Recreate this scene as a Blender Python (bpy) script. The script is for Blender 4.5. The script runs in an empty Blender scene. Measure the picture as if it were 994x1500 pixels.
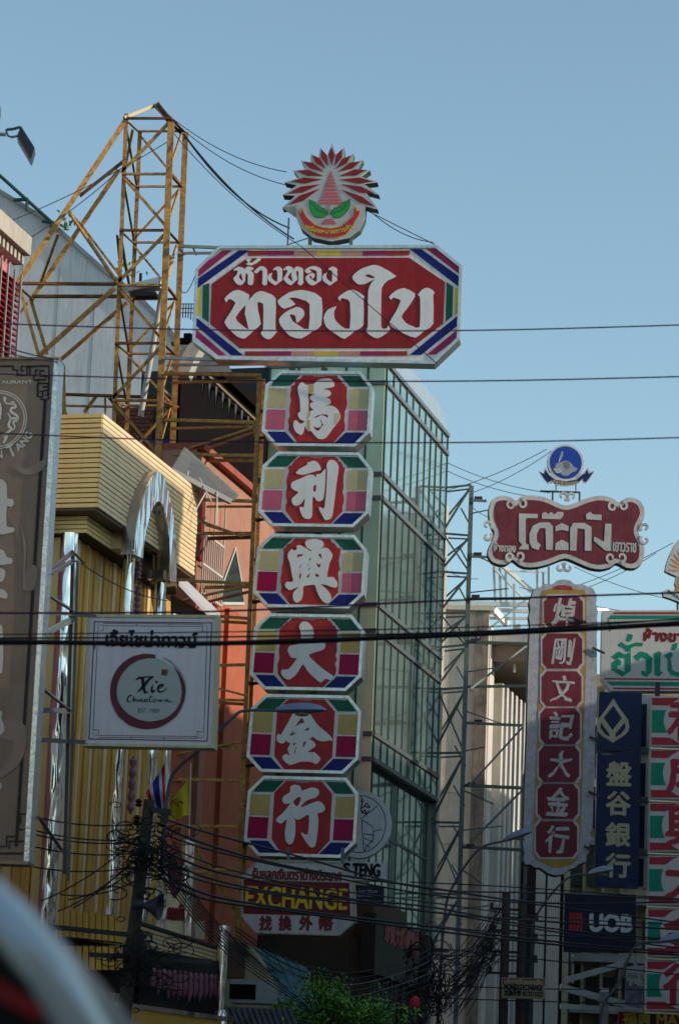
import bpy, bmesh, math, random
from mathutils import Vector, Matrix, noise
rnd = random.Random(7)
S = bpy.context.scene
COL = S.collection
R = math.radians
# ---------------------------------------------------------------- camera
FPX, PITCH, ROLL, CAMZ = 4311.0, R(13.2), R(2.3), 1.7
CAM = Vector((0, 0, CAMZ))
_f = Vector((0, math.cos(PITCH), math.sin(PITCH))); _r = Vector((1, 0, 0)); _u = _r.cross(_f)
CR = _r*math.cos(ROLL) + _u*math.sin(ROLL); CU = -_r*math.sin(ROLL) + _u*math.cos(ROLL); CF = _f
cd = bpy.data.cameras.new('camera'); cam = bpy.data.objects.new('camera', cd); COL.objects.link(cam); S.camera = cam
cam.matrix_world = Matrix(((CR.x, CU.x, -CF.x, 0), (CR.y, CU.y, -CF.y, 0), (CR.z, CU.z, -CF.z, CAMZ), (0, 0, 0, 1)))
cd.sensor_fit = 'VERTICAL'; cd.sensor_height = 36; cd.lens = FPX/1500*36
cd.clip_start = .1; cd.clip_end = 6000
cd.dof.use_dof = True; cd.dof.focus_distance = 57; cd.dof.aperture_fstop = 3.2
# ---------------------------------------------------------------- sky, sun, exposure
SUN_EL, SUN_AZ = R(20), R(103)          # azimuth clockwise from +Y
w = bpy.data.worlds.new('World'); S.world = w; w.use_nodes = True
nt = w.node_tree; bg = nt.nodes['Background']; sk = nt.nodes.new('ShaderNodeTexSky')
sk.sky_type = 'NISHITA'; sk.sun_disc = False; sk.sun_elevation = SUN_EL; sk.sun_rotation = SUN_AZ
sk.air_density = 1.0; sk.dust_density = 0.5; sk.ozone_density = 1.0
tn = nt.nodes.new('ShaderNodeMix'); tn.data_type = 'RGBA'; tn.blend_type = 'MULTIPLY'; tn.inputs[0].default_value = 1; tn.inputs[7].default_value = (.88, .945, .86, 1)
nt.links.new(sk.outputs[0], tn.inputs[6]); nt.links.new(tn.outputs[2], bg.inputs[0]); bg.inputs[1].default_value = 0.10
sl = bpy.data.lights.new('sun', 'SUN'); sl.energy = 2.0; sl.angle = R(.5); sl.color = (1, .88, .72)
so = bpy.data.objects.new('sun', sl); COL.objects.link(so)
sdir = Vector((math.sin(SUN_AZ)*math.cos(SUN_EL), math.cos(SUN_AZ)*math.cos(SUN_EL), math.sin(SUN_EL)))
so.rotation_euler = sdir.to_track_quat('Z', 'Y').to_euler(); so.location = (40, 20, 60)
S.view_settings.view_transform = 'Standard'; S.view_settings.look = 'None'
S.view_settings.exposure = 1.1; S.view_settings.gamma = 1
# ---------------------------------------------------------------- pixel helpers (photo pixels -> a real plane in the street)
def ray(px, py): return CF + CR*((px-497)/FPX) + CU*((750-py)/FPX)
def at(px, py, D):
    r = ray(px, py); return CAM + r*(D/r.y)
class PL:
    """vertical plane through the point seen at (px,py) at distance D; x along, y away, z up"""
    def __init__(s, px, py, D, yaw):
        s.o = at(px, py, D); s.yaw = R(yaw)
        s.d = Vector((math.cos(s.yaw), math.sin(s.yaw), 0)); s.n = Vector((-math.sin(s.yaw), math.cos(s.yaw), 0))
    def __call__(s, px, py, off=0):
        r = ray(px, py); t = ((s.o + s.n*off - CAM).dot(s.n))/r.dot(s.n)
        p = CAM + r*t - s.o
        return (p.dot(s.d), p.z)
    def loop(s, pts, off=0): return [s(x, y, off) for x, y in pts]
def Z(ox, oy, sc, pts): return [(ox+x/sc, oy+y/sc) for x, y in pts]
# ---------------------------------------------------------------- materials
_M = {}
def mat(name, col, rough=.6, metal=0, var=.12, streak=0, bump=.0, scale=3, spec=.22, coat=0, col2=None, alpha=None, trans=0, wave=0):
    if name in _M: return _M[name]
    m = bpy.data.materials.new(name); m.use_nodes = True; n = m.node_tree; P = n.nodes['Principled BSDF']; L = n.links.new
    P.inputs['Roughness'].default_value = rough; P.inputs['Metallic'].default_value = metal
    P.inputs['Specular IOR Level'].default_value = spec; P.inputs['Coat Weight'].default_value = coat
    tc = n.nodes.new('ShaderNodeTexCoord')
    nz = n.nodes.new('ShaderNodeTexNoise'); nz.inputs['Scale'].default_value = scale; nz.inputs['Detail'].default_value = 6; nz.inputs['Roughness'].default_value = .65
    L(tc.outputs['Object'], nz.inputs['Vector'])
    rp = n.nodes.new('ShaderNodeValToRGB'); rp.color_ramp.elements[0].position = .3; rp.color_ramp.elements[1].position = .72
    a = [max(0, c*(1-var)) for c in col]; b = [min(1, c*(1+var)) for c in col]
    if col2: b = list(col2)
    rp.color_ramp.elements[0].color = (*b, 1); rp.color_ramp.elements[1].color = (*a, 1)
    L(nz.outputs['Fac'], rp.inputs['Fac']); out = rp.outputs['Color']
    if streak:
        mp = n.nodes.new('ShaderNodeMapping'); mp.inputs['Scale'].default_value = (9, 9, .7); L(tc.outputs['Object'], mp.inputs['Vector'])
        n2 = n.nodes.new('ShaderNodeTexNoise'); n2.inputs['Scale'].default_value = 1.3; n2.inputs['Detail'].default_value = 7; n2.inputs['Roughness'].default_value = .7
        L(mp.outputs['Vector'], n2.inputs['Vector'])
        r2 = n.nodes.new('ShaderNodeValToRGB'); r2.color_ramp.elements[0].position = .48; r2.color_ramp.elements[1].position = .78
        r2.color_ramp.elements[0].color = (1, 1, 1, 1); q = 1-streak; r2.color_ramp.elements[1].color = (q, q*.93, q*.84, 1)
        L(n2.outputs['Fac'], r2.inputs['Fac'])
        mx = n.nodes.new('ShaderNodeMix'); mx.data_type = 'RGBA'; mx.blend_type = 'MULTIPLY'; mx.inputs[0].default_value = 1
        L(out, mx.inputs[6]); L(r2.outputs['Color'], mx.inputs[7]); out = mx.outputs[2]
    L(out, P.inputs['Base Color'])
    if bump or wave:
        bp = n.nodes.new('ShaderNodeBump'); bp.inputs['Strength'].default_value = bump or wave; bp.inputs['Distance'].default_value = .03
        if wave:
            n3 = n.nodes.new('ShaderNodeTexNoise'); n3.inputs['Scale'].default_value = 1.6; n3.inputs['Detail'].default_value = 2; m3 = n.nodes.new('ShaderNodeMapping'); m3.inputs['Scale'].default_value = (2.2, 2.2, .42); L(tc.outputs['Object'], m3.inputs['Vector']); L(m3.outputs['Vector'], n3.inputs['Vector'])
            bp.inputs['Distance'].default_value = .25; L(n3.outputs['Fac'], bp.inputs['Height'])
        else: L(nz.outputs['Fac'], bp.inputs['Height'])
        L(bp.outputs['Normal'], P.inputs['Normal'])
    if trans: P.inputs['Transmission Weight'].default_value = trans
    _M[name] = m; return m
WHITE = mat('sign_white', (.70, .70, .69), .45, var=.08, streak=.24)
WLET = mat('letter_white', (.74, .74, .73), .5, var=.05, streak=.07)
RED = mat('sign_red', (.40, .028, .028), .5, var=.18, streak=.28)
RED2 = mat('faded_crimson', (.30, .04, .06), .6, var=.25, streak=.3)
MAROON = mat('maroon_print', (.24, .03, .06), .5)
GREEN = mat('sign_green', (.006, .10, .06), .45)
TEAL = mat('bright_green', (.0, .24, .15), .5)
BLUE = mat('sign_blue', (.006, .015, .16), .5)
NAVY = mat('bank_navy', (.004, .014, .075), .4, var=.06)
YEL = mat('sign_yellow', (.62, .42, .04), .5)
TAN1 = mat('faded_tan', (.48, .42, .22), .55); TAN2 = mat('mustard_tan', (.52, .36, .12), .55)
PINK1 = mat('faded_pink', (.50, .11, .18), .55); PINK2 = mat('deep_magenta', (.34, .0, .06), .5)
PEACHP = mat('salmon_print', (.55, .24, .17), .5)
ALU = mat('aluminium_trim', (.62, .62, .60), .32, 1, var=.2, streak=.25, bump=.25, scale=9)
CHROME = mat('polished_steel', (.86, .85, .82), .10, 1, var=.04, wave=.55)
CHROMED = mat('brushed_steel_reveal', (.50, .45, .43), .28, 1, wave=.3)
STEEL = mat('galvanised_steel', (.13, .17, .17), .6, .3, var=.25, bump=.2, scale=14)
DARK = mat('dark_steel', (.045, .045, .05), .55, .3)
BLACK = mat('black_rubber', (.012, .011, .013), .5)
RUST = mat('ochre_painted_steel', (.80, .47, .12), .6, .0, var=.25, streak=.35, bump=.2, scale=9, col2=(.22, .08, .03))
RUSTD = mat('rusty_steel', (.14, .065, .03), .7, .2, var=.5)
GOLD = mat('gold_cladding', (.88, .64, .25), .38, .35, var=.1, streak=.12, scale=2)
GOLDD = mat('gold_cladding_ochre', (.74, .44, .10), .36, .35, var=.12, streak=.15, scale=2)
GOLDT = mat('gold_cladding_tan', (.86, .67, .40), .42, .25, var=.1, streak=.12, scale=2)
JOINT = mat('joint_dark', (.05, .035, .02), .8)
# ---------------------------------------------------------------- meshes
class MB:
    def __init__(s): s.v = []; s.f = []
    def add(s, vs, fs):
        k = len(s.v); s.v += [tuple(v) for v in vs]; s.f += [[i+k for i in f] for f in fs]; return s
    def box(s, x0, x1, y0, y1, z0, z1):
        return s.add([(x0,y0,z0),(x1,y0,z0),(x1,y1,z0),(x0,y1,z0),(x0,y0,z1),(x1,y0,z1),(x1,y1,z1),(x0,y1,z1)],
                     [(0,3,2,1),(4,5,6,7),(0,1,5,4),(1,2,6,5),(2,3,7,6),(3,0,4,7)])
    def prism(s, poly, y0, y1):
        n = len(poly)
        a = sum(poly[i][0]*poly[(i+1) % n][1]-poly[(i+1) % n][0]*poly[i][1] for i in range(n))
        if a < 0: poly = poly[::-1]
        return s.add([(x, y0, z) for x, z in poly]+[(x, y1, z) for x, z in poly],
                     [list(range(n)), list(range(2*n-1, n-1, -1))]+[(i, i+n, (i+1) % n+n, (i+1) % n) for i in range(n)])
    def hex8(s, a, b): # two quads
        return s.add(list(a)+list(b), [(0,1,2,3),(7,6,5,4),(0,4,5,1),(1,5,6,2),(2,6,7,3),(3,7,4,0)])
    def bar(s, p, q, wd, h=None):
        h = h or wd; p = Vector(p); q = Vector(q); d = (q-p).normalized()
        up = Vector((0, 0, 1)) if abs(d.z) < .95 else Vector((0, 1, 0))
        a = d.cross(up).normalized()*wd/2; b = a.cross(d).normalized()*h/2
        return s.hex8([p-a-b, p+a-b, p+a+b, p-a+b], [q-a-b, q+a-b, q+a+b, q-a+b])
    def angle(s, p, q, wd, t=.012):
        p = Vector(p); q = Vector(q); d = (q-p).normalized()
        up = Vector((0, 0, 1)) if abs(d.z) < .9 else Vector((0, 1, 0))
        a = d.cross(up).normalized(); b = a.cross(d).normalized()
        pr = [(0,0),(wd,0),(wd,t),(t,t),(t,wd),(0,wd)]
        vs = [p+a*x+b*y for x, y in pr]+[q+a*x+b*y for x, y in pr]
        return s.add(vs, [(5,4,3,2,1,0),(6,7,8,9,10,11)]+[(i, (i+1) % 6, (i+1) % 6+6, i+6) for i in range(6)])
    def tube(s, pts, r, n=8, r1=None):
        pts = [Vector(p) for p in pts]; k = len(s.v); m = len(pts); prev = None
        for i, p in enumerate(pts):
            d = (pts[min(i+1, m-1)]-pts[max(i-1, 0)]).normalized()
            if prev is None:
                up = Vector((0, 0, 1)) if abs(d.z) < .9 else Vector((1, 0, 0)); a = d.cross(up).normalized()
            else: a = (prev - d*prev.dot(d)).normalized()
            prev = a; b = d.cross(a); rr = r if r1 is None else r+(r1-r)*i/(m-1)
            for j in range(n):
                t = 2*math.pi*j/n; s.v.append(tuple(p+a*math.cos(t)*rr+b*math.sin(t)*rr))
        for i in range(m-1):
            for j in range(n):
                s.f.append([k+i*n+j, k+i*n+(j+1) % n, k+(i+1)*n+(j+1) % n, k+(i+1)*n+j])
        s.f.append([k+j for j in range(n)][::-1]); s.f.append([k+(m-1)*n+j for j in range(n)]); return s
    def lathe(s, prof, n=20, c=(0, 0, 0), axis='z'):
        k = len(s.v)
        for r_, h in prof:
            for j in range(n):
                t = 2*math.pi*j/n; x, y = r_*math.cos(t), r_*math.sin(t)
                s.v.append((c[0]+x, c[1]+y, c[2]+h) if axis == 'z' else (c[0]+x, c[1]+h, c[2]+y) if axis == 'y' else (c[0]+h, c[1]+x, c[2]+y))
        for i in range(len(prof)-1):
            for j in range(n): s.f.append([k+i*n+j, k+i*n+(j+1) % n, k+(i+1)*n+(j+1) % n, k+(i+1)*n+j])
        s.f.append([k+j for j in range(n)][::-1]); s.f.append([k+(len(prof)-1)*n+j for j in range(n)]); return s
    def build(s, name, m, parent=None, smooth=False, kind=None, label=None):
        me = bpy.data.meshes.new(name); me.from_pydata(s.v, [], s.f); me.materials.append(m)
        bm = bmesh.new(); bm.from_mesh(me); bmesh.ops.recalc_face_normals(bm, faces=bm.faces); bm.to_mesh(me); bm.free()
        if smooth:
            me.polygons.foreach_set('use_smooth', [True]*len(me.polygons))
            try: me.set_sharp_from_angle(angle=R(40))
            except Exception: pass
        return link(name, me, parent, kind, label)
def link(name, me, parent=None, kind=None, label=None):
    o = bpy.data.objects.new(name, me); COL.objects.link(o); o.parent = parent
    if kind: o['kind'] = kind
    if label: o['label'] = label
    return o
def thing(name, label, cat, loc, yaw=0, group=None):
    o = bpy.data.objects.new(name, None); COL.objects.link(o); o.empty_display_size = .2
    o.location = loc; o.rotation_euler = (0, 0, yaw); o['label'] = label; o['category'] = cat
    if group: o['group'] = group
    return o
def tag(o, label, cat, group=None):
    o['label'] = label; o['category'] = cat
    if group: o['group'] = group
    return o
def pthing(pl, name, label, cat, group=None): return thing(name, label, cat, pl.o, pl.yaw, group)
def smooth_loop(pts, k=3):
    n = len(pts); out = []
    for i in range(n):
        p0, p1, p2, p3 = pts[i-1], pts[i], pts[(i+1) % n], pts[(i+2) % n]
        for j in range(k):
            t = j/k; t2 = t*t; t3 = t2*t
            out.append(tuple(.5*((2*p1[a])+(-.75*p0[a]+.75*p2[a])*t*1.0+(1.5*p0[a]-4.5*p1[a]+ 3.75*p2[a]-.75*p3[a])*t2+(-.75*p0[a]+2.5*p1[a]-2.5*p2[a]+.75*p3[a])*t3) for a in (0, 1)))
    return out
def inset(pts, d):
    n = len(pts); a = sum(pts[i][0]*pts[(i+1) % n][1]-pts[(i+1) % n][0]*pts[i][1] for i in range(n)); sg = 1 if a > 0 else -1
    out = []
    for i in range(n):
        p, q, r_ = Vector(pts[i-1]), Vector(pts[i]), Vector(pts[(i+1) % n])
        e1 = (q-p).normalized(); e2 = (r_-q).normalized(); n1 = Vector((-e1.y, e1.x))*sg; n2 = Vector((-e2.y, e2.x))*sg
        m = n1+n2
        if m.length < 1e-6: m = n1
        m.normalize(); out.append(tuple(q+m*(d/max(.35, m.dot(n1)))))
    return out
def flat(loops, y, m, parent, name, th=.004, label=None, sm=0, kind=None):
    """even-odd filled 2-D outline as a thin solid sheet whose front face is at depth y-th"""
    cu = bpy.data.curves.new(name, 'CURVE'); cu.dimensions = '2D'; cu.fill_mode = 'BOTH'; cu.extrude = th/2
    for lp in loops:
        if sm: lp = smooth_loop(lp, sm)
        sp = cu.splines.new('POLY'); sp.points.add(len(lp)-1); sp.use_cyclic_u = True
        for p, (x, z) in zip(sp.points, lp): p.co = (x, z, 0, 1)
    ob = bpy.data.objects.new(name, cu); me = bpy.data.meshes.new_from_object(ob)
    bpy.data.objects.remove(ob); bpy.data.curves.remove(cu)
    for v in me.vertices: x, z, d = v.co; v.co = (x, y-d-th/2, z)
    me.materials.clear(); me.materials.append(m); me.name = name
    return link(name, me, parent, kind, label)
_tc = {}
def text_geo(body, shear=0, offset=0):
    key = (body, shear, offset)
    if key not in _tc:
        cu = bpy.data.curves.new('t', 'FONT'); cu.body = body; cu.shear = shear; cu.offset = offset; cu.resolution_u = 4; cu.fill_mode = 'FRONT'
        ob = bpy.data.objects.new('t', cu); me = bpy.data.meshes.new_from_object(ob)
        vs = [(v.co.x, v.co.y) for v in me.vertices]; fs = [list(p.vertices) for p in me.polygons]
        bpy.data.objects.remove(ob); bpy.data.curves.remove(cu); bpy.data.meshes.remove(me); _tc[key] = (vs, fs)
    return _tc[key]
def text(body, box, y, m, parent, name='lettering', bold=0, shear=0, warp=None, jit=0, label=None, offset=0):
    """box = (x0,x1,z0,z1) in the parent's plane"""
    vs, fs = text_geo(body, shear, offset)
    if not vs: return
    xa, xb = min(v[0] for v in vs), max(v[0] for v in vs); ya, yb = min(v[1] for v in vs), max(v[1] for v in vs)
    x0, x1, z0, z1 = box; sx = (x1-x0)/(xb-xa); sz = (z1-z0)/max(1e-6, yb-ya); mb = MB()
    offs = [(0, 0)] if not bold else [(0, 0), (bold, 0), (-bold, 0), (0, bold), (0, -bold), (bold*.7, bold*.7), (-bold*.7, -bold*.7)]
    for i, (ox, oz) in enumerate(offs):
        vv = []
        for vx, vy in vs:
            x = x0+(vx-xa)*sx+ox; z = z0+(vy-ya)*sz+oz
            if jit:
                q = noise.noise_vector(Vector((x*9, z*9, len(body)))); x += q.x*jit; z += q.y*jit
            if warp: x, z = warp(x, z)
            vv.append((x, y-.0008*i, z))
        mb.add(vv, fs)
    return mb.build(name, m, parent, label=label)
def pbox(pl, x0, y0, x1, y1):
    xm, ym = (x0+x1)/2, (y0+y1)/2
    return (pl(x0, ym)[0], pl(x1, ym)[0], pl(xm, y1)[1], pl(xm, y0)[1])
def ribbon(pts, wd, y, m, parent, name, closed=False):
    """brush stroke with varying width, flat on the plane"""
    n = len(pts); ws = wd if isinstance(wd, (list, tuple)) else [wd]*n; L_, R_ = [], []
    for i in range(n):
        a = Vector(pts[(i-1) % n] if closed or i else pts[0]); b = Vector(pts[(i+1) % n] if closed or i < n-1 else pts[-1])
        t = (b-a).normalized(); nn = Vector((-t.y, t.x))*ws[i]/2; p = Vector(pts[i]); L_.append(p+nn); R_.append(p-nn)
    mb = MB(); vs = [(p.x, y, p.y) for p in L_]+[(p.x, y, p.y) for p in R_]
    mb.add(vs, [(i, (i+1) % n, (i+1) % n+n, i+n) for i in range(n if closed else n-1)])
    return mb.build(name, m, parent)
def spl(pts, k=6):
    out = []; n = len(pts)
    for i in range(n-1):
        p0, p1, p2, p3 = pts[max(i-1, 0)], pts[i], pts[i+1], pts[min(i+2, n-1)]
        for j in range(k):
            t = j/k; out.append(tuple(.5*(2*p1[a]+(p2[a]-p0[a])*t+(2*p0[a]-5*p1[a]+4*p2[a]-p3[a])*t*t+(3*p1[a]-p0[a]-3*p2[a]+p3[a])*t**3) for a in range(len(p1))))
    out.append(tuple(pts[-1])); return out
# ---------------------------------------------------------------- ground and street
STREET = R(75)                                   # the street runs 15 degrees right of the view axis
sd = Vector((math.cos(STREET), math.sin(STREET), 0)); sn = Vector((math.sin(STREET), -math.cos(STREET), 0))   # sn: across, towards the right
def sheet(name, u0, u1, v0, v1, z, m, th=0):
    P = [sd*u+sn*v for u, v in ((u0, v0), (u1, v0), (u1, v1), (u0, v1))]; mb = MB()
    if th: mb.hex8([(p.x, p.y, z-th) for p in P], [(p.x, p.y, z) for p in P])
    else: mb.add([(p.x, p.y, z) for p in P], [(0, 1, 2, 3)])
    o = mb.build(name, m, kind='structure'); return o
LX = -14.0                                       # left kerb line offset (across), right kerb at RX
ASPH = mat('asphalt', (.05, .05, .052), .85, var=.3, bump=.3, scale=6); PAVE = mat('pavement_concrete', (.25, .24, .22), .8, var=.2)
sheet('ground', -2500, 2500, -2500, 2500, 0, mat('city_ground', (.16, .15, .14), .9))
sheet('road', -60, 400, -13.5, .8, .004, ASPH)
sheet('pavement', -60, 400, -16.5, -13.5, .13, PAVE, .126); sheet('pavement', -60, 400, .8, 3.5, .13, PAVE, .126)
for k in range(-4, 30):
    sheet('lane_marking', k*9, k*9+3, -6.4, -6.25, .008, mat('road_paint', (.75, .75, .72), .6))
# ---------------------------------------------------------------- big sign and its lattice tower
YS = -6.5
def strut(p, q, wd, m, root, name='strut', th=.012, box=False):
    p = Vector(p)-Vector(root.location); q = Vector(q)-Vector(root.location)
    rt = Matrix.Rotation(-root.rotation_euler.z, 3, 'Z'); mb = MB()
    (mb.bar(rt@p, rt@q, wd) if box else mb.angle(rt@p, rt@q, wd, th)); return mb.build(name, m, root)
def W3(px, py, D): return at(px, py, D)
tower_base = at(207, 700, 57); tower_base.z = 0
T = thing('lattice_sign_tower', 'tall ochre painted steel lattice tower with a braced outrigger on its left side', 'steel tower', tower_base)
# four legs, given by photo positions; the near pair at 57 m, the far pair .9 m on
def lerp(a, b, t): return a+(b-a)*t
def legx(k, y):  # photo x of each leg at photo row y
    a, b = {'fl': ((182, 172), (163, 640)), 'fr': ((250.5, 185), (231, 690)), 'bl': ((202, 195), (182, 640)), 'br': ((267.5, 195), (247, 690))}[k]
    return a[0]+(b[0]-a[0])*(y-a[1])/(b[1]-a[1])
def LP(k, y): return W3(legx(k, y), y, 57 if k[0] == 'f' else 57.9)
for k, y0, wd in (('fl', 166, .085), ('fr', 180, .13), ('bl', 193, .085), ('br', 193, .12)):
    top = LP(k, y0); low = LP(k, 690); v = (low-top)/(low.z-top.z); strut(top, top+v*(0-top.z), wd, RUST, T, 'leg', box=(k == 'fr'))
LV = [175.5, 257, 339.5, 420, 505, 589, 672]; LB = [194, 275, 357, 440, 520, 596, 680]
for i, y in enumerate(LV):
    strut(LP('fl', y), LP('fr', y), .06, RUST if i % 2 else RUSTD, T); strut(LP('bl', LB[i]), LP('br', LB[i]), .05, RUST, T)
    strut(LP('fl', y), LP('bl', LB[i]), .05, RUST, T); strut(LP('fr', y), LP('br', LB[i]), .06, RUSTD, T)
    if i < 6:
        y2 = LV[i+1]; b2 = LB[i+1]
        if i % 2 == 0: strut(LP('fr', y+3), LP('fl', y2-3), .06, RUST, T); strut(LP('bl', LB[i]+3), LP('br', b2-3), .045, RUST, T)
        else: strut(LP('fl', y+3), LP('fr', y2-3), .06, RUST, T); strut(LP('br', LB[i]+3), LP('bl', b2-3), .045, RUST, T)
        strut(LP('fl', y+2), LP('bl', b2-3), .045, RUSTD, T); strut(LP('br', LB[i]+2), LP('fr', y2-3), .05, RUST, T)
# crown of the tower
pk = W3(229, 154, 57.4)
strut(W3(182, 173, 57), pk, .07, mat('pale_steel_tube', (.34, .27, .17), .5, .2), T, box=True); strut(pk, W3(251, 183, 57), .09, RUSTD, T); strut(pk, W3(268, 195, 57.9), .09, DARK, T, box=True)
# outrigger
A_, B_ = 56.6, 58.0
for a, b, wd, m in [((187, 178, 57), (26, 421, A_), .10, RUST), ((185, 235, B_), (118, 288, B_), .06, RUSTD), ((176, 250, B_), (47, 442, B_), .08, RUST),
    ((27, 418, A_), (170, 419, 57), .075, RUSTD), ((47, 437, B_), (183, 437, 57.9), .08, RUSTD), ((26, 421, A_), (55, 522, A_), .07, RUST),
    ((44, 443, B_), (67, 520, B_), .07, RUST), ((62, 522, A_), (170, 425, 57), .10, RUST), ((88, 532, B_), (188, 446, 57.9), .085, RUST),
    ((100, 313, A_), (171, 418, 57), .08, RUST), ((118, 331, B_), (174, 405, 57.9), .05, RUST), ((28, 423, A_), (47, 440, B_), .06, RUST),
    ((84, 343, A_), (57, 418, B_), .05, RUST), ((101, 312, A_), (118, 332, B_), .06, RUSTD), ((45, 442, B_), (24, 468, A_), .06, RUST),
    ((170, 345, 57), (177, 420, 57.9), .05, RUSTD), ((174, 350, 57), (190, 430, 57.9), .05, RUSTD), ((193, 190, 57.2), (183, 240, 57.9), .05, RUST), ((55, 522, A_), (90, 535, B_), .06, RUST)]:
    strut(W3(*a), W3(*b), wd, m, T)
for a, b in [((26, 421, A_), (0, 470, A_)), ((55, 522, A_), (58, 620, A_)), ((90, 535, B_), (92, 640, B_))]: strut(W3(*a), W3(*b), .08, RUST, T)
# low truss running left behind the cladding
for a, b, wd in [((86, 580, 58.4), (240, 585, 58), .07), ((86, 596, 58.4), (180, 598, 58.4), .05), ((86, 584, 58.4), (98, 612, 58.4), .05), ((142, 582, 58.4), (125, 605, 58.4), .06),
    ((153, 582, 58.4), (153, 612, 58.4), .04), ((160, 584, 58.4), (232, 680, 57.9), .08), ((184, 596, 57.9), (262, 598, 58), .05)]:
    strut(W3(*a), W3(*b), wd, RUSTD if wd > .06 else RUST, T)
# lamp bracket on the tower: a pale floodlight housing
fl = thing('floodlight', 'pale rectangular floodlight fixed inside the lattice tower', 'floodlight', W3(212, 425, 57.2), R(-12))
MB().hex8([(-.32, -.16, -.06), (.33, -.16, .04), (.33, .16, .04), (-.32, .16, -.06)], [(-.30, -.12, .10), (.33, -.12, .24), (.33, .14, .24), (-.30, .14, .10)]).build('housing', mat('pale_enamel', (.62, .64, .64), .4), fl)
MB().box(-.26, .27, -.13, .13, -.16, -.08).build('lens', mat('dark_glass', (.02, .02, .03), .1), fl); MB().bar((-.1, .0, .15), (-.1, 0, .36), .05).build('bracket', DARK, fl)
gp = thing('conduit_post', 'slanting pale grey pipe leaning inside the lattice tower', 'pipe', W3(206, 610, 57.6))
gb = Vector(gp.location); MB().tube([Vector((0, 0, 0)), W3(236, 437, 57.5)-gb], .06, 10).build('pipe', mat('grey_pvc', (.42, .42, .40), .5), gp, True)
MB().tube([W3(236, 437, 57.5)-gb, W3(251, 375, 57.4)-gb], .075, 10).build('cap_section', mat('patched_tape', (.40, .27, .17), .7, var=.5, scale=12), gp, True)
# --- the main sign
MS = PL(478, 532, 55.5, YS); M_ = pthing(MS, 'shop_sign', 'huge wide red octagonal gold shop signboard with white Thai lettering', 'signboard')
OUT = [(322, 361), (638.5, 360), (676, 390), (672, 497), (635, 532.6), (317.5, 526), (283, 500), (287, 395)]
lo = MS.loop(OUT); flat([lo], .03, WHITE, M_, 'face_panel', .02)
th_ = .36
mb = MB(); ins = inset(lo, .05); n_ = len(lo)
for i in range(n_):
    j = (i+1) % n_; mb.hex8([(lo[i][0], -.03, lo[i][1]), (lo[j][0], -.03, lo[j][1]), (ins[j][0], -.03, ins[j][1]), (ins[i][0], -.03, ins[i][1])], [(lo[i][0], .005, lo[i][1]), (lo[j][0], .005, lo[j][1]), (ins[j][0], .005, ins[j][1]), (ins[i][0], .005, ins[i][1])])
mb.build('trim', ALU, M_)
mb = MB()
for i in range(n_):
    j = (i+1) % n_; o2 = inset(lo, -.012); mb.hex8([(lo[i][0], -.028, lo[i][1]), (lo[j][0], -.028, lo[j][1]), (lo[j][0], th_, lo[j][1]), (lo[i][0], th_, lo[i][1])], [(o2[i][0], -.028, o2[i][1]), (o2[j][0], -.028, o2[j][1]), (o2[j][0], th_, o2[j][1]), (o2[i][0], th_, o2[i][1])])
mb.build('side_casing', ALU, M_)
flat([inset(lo, .01)], th_, DARK, M_, 'back_panel', .01)
z2 = lambda pts: MS.loop(Z(260, 340, 2.259, pts))
def pr(name, pts, m, y=.004, par=None): return flat([z2(pts)], y, m, par or M_, name, .003)
pr('red_field', [(230, 86), (765, 84), (884, 165), (878, 303), (772, 384), (205, 384), (108, 303), (113, 172)], mat('field_red', (.30, .018, .022), .5, var=.16, streak=.25))
pr('blue_band', [(203, 60), (238, 60), (62, 188), (62, 158)], BLUE); pr('blue_band', [(768, 56), (806, 56), (935, 150), (934, 184)], BLUE)
pr('blue_band', [(57, 278), (57, 305), (178, 408), (218, 408)], BLUE); pr('blue_band', [(932, 271), (930, 305), (806, 406), (768, 406)], BLUE)
MAG = mat('plum_print', (.33, .02, .10), .5)
pr('plum_band', [(150, 60), (180, 60), (64, 152), (64, 124)], MAG); pr('plum_band', [(822, 55), (858, 55), (937, 112), (936, 142)], MAG)
pr('plum_band', [(58, 318), (58, 345), (135, 408), (162, 408)], MAG); pr('plum_band', [(930, 318), (930, 348), (852, 405), (824, 405)], MAG)
pr('yellow_bar', [(62, 192), (79, 180), (76, 275), (58, 270)], YEL); pr('green_bar', [(84, 176), (105, 168), (103, 298), (82, 283)], GREEN)
pr('green_bar', [(889, 165), (911, 180), (908, 278), (886, 296)], GREEN); pr('yellow_bar', [(917, 182), (934, 190), (932, 262), (914, 274)], YEL)
for yy, sgn in ((0, 1), (332, -1)):
    for x0, x1, m in ((232, 300, RED), (300, 385, MAG), (385, 460, PEACHP), (460, 540, YEL), (540, 612, PEACHP), (612, 690, MAG), (690, 768, RED)):
        if yy: pr('stripe_block', [(x0-8, 394), (x1-8, 394), (x1-10, 409), (x0-10, 409)], m)
        else: pr('stripe_block', [(x0, 62), (x1, 61), (x1-3 if x1 > 700 else x1, 77), (x0, 78)], m)
GA = lambda pts: Z(320, 370, 6.2125, pts); GB = lambda pts: Z(470, 370, 5.2316, pts)
THO = [GA([(55,420),(110,365),(180,340),(280,385),(270,440),(330,375),(385,350),(450,370),(520,415),(518,600),(520,700),(535,715),(480,780),(450,790),(410,770),(385,735),(405,700),(408,600),(408,475),(380,455),(355,455),(360,530),(385,650),(320,710),(240,783),(170,765),(100,700),(55,635),(100,560),(155,460),(110,425),(85,430),(75,455)]),
       GA([(245,480),(240,560),(275,700),(200,650),(155,590)])]
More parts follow.
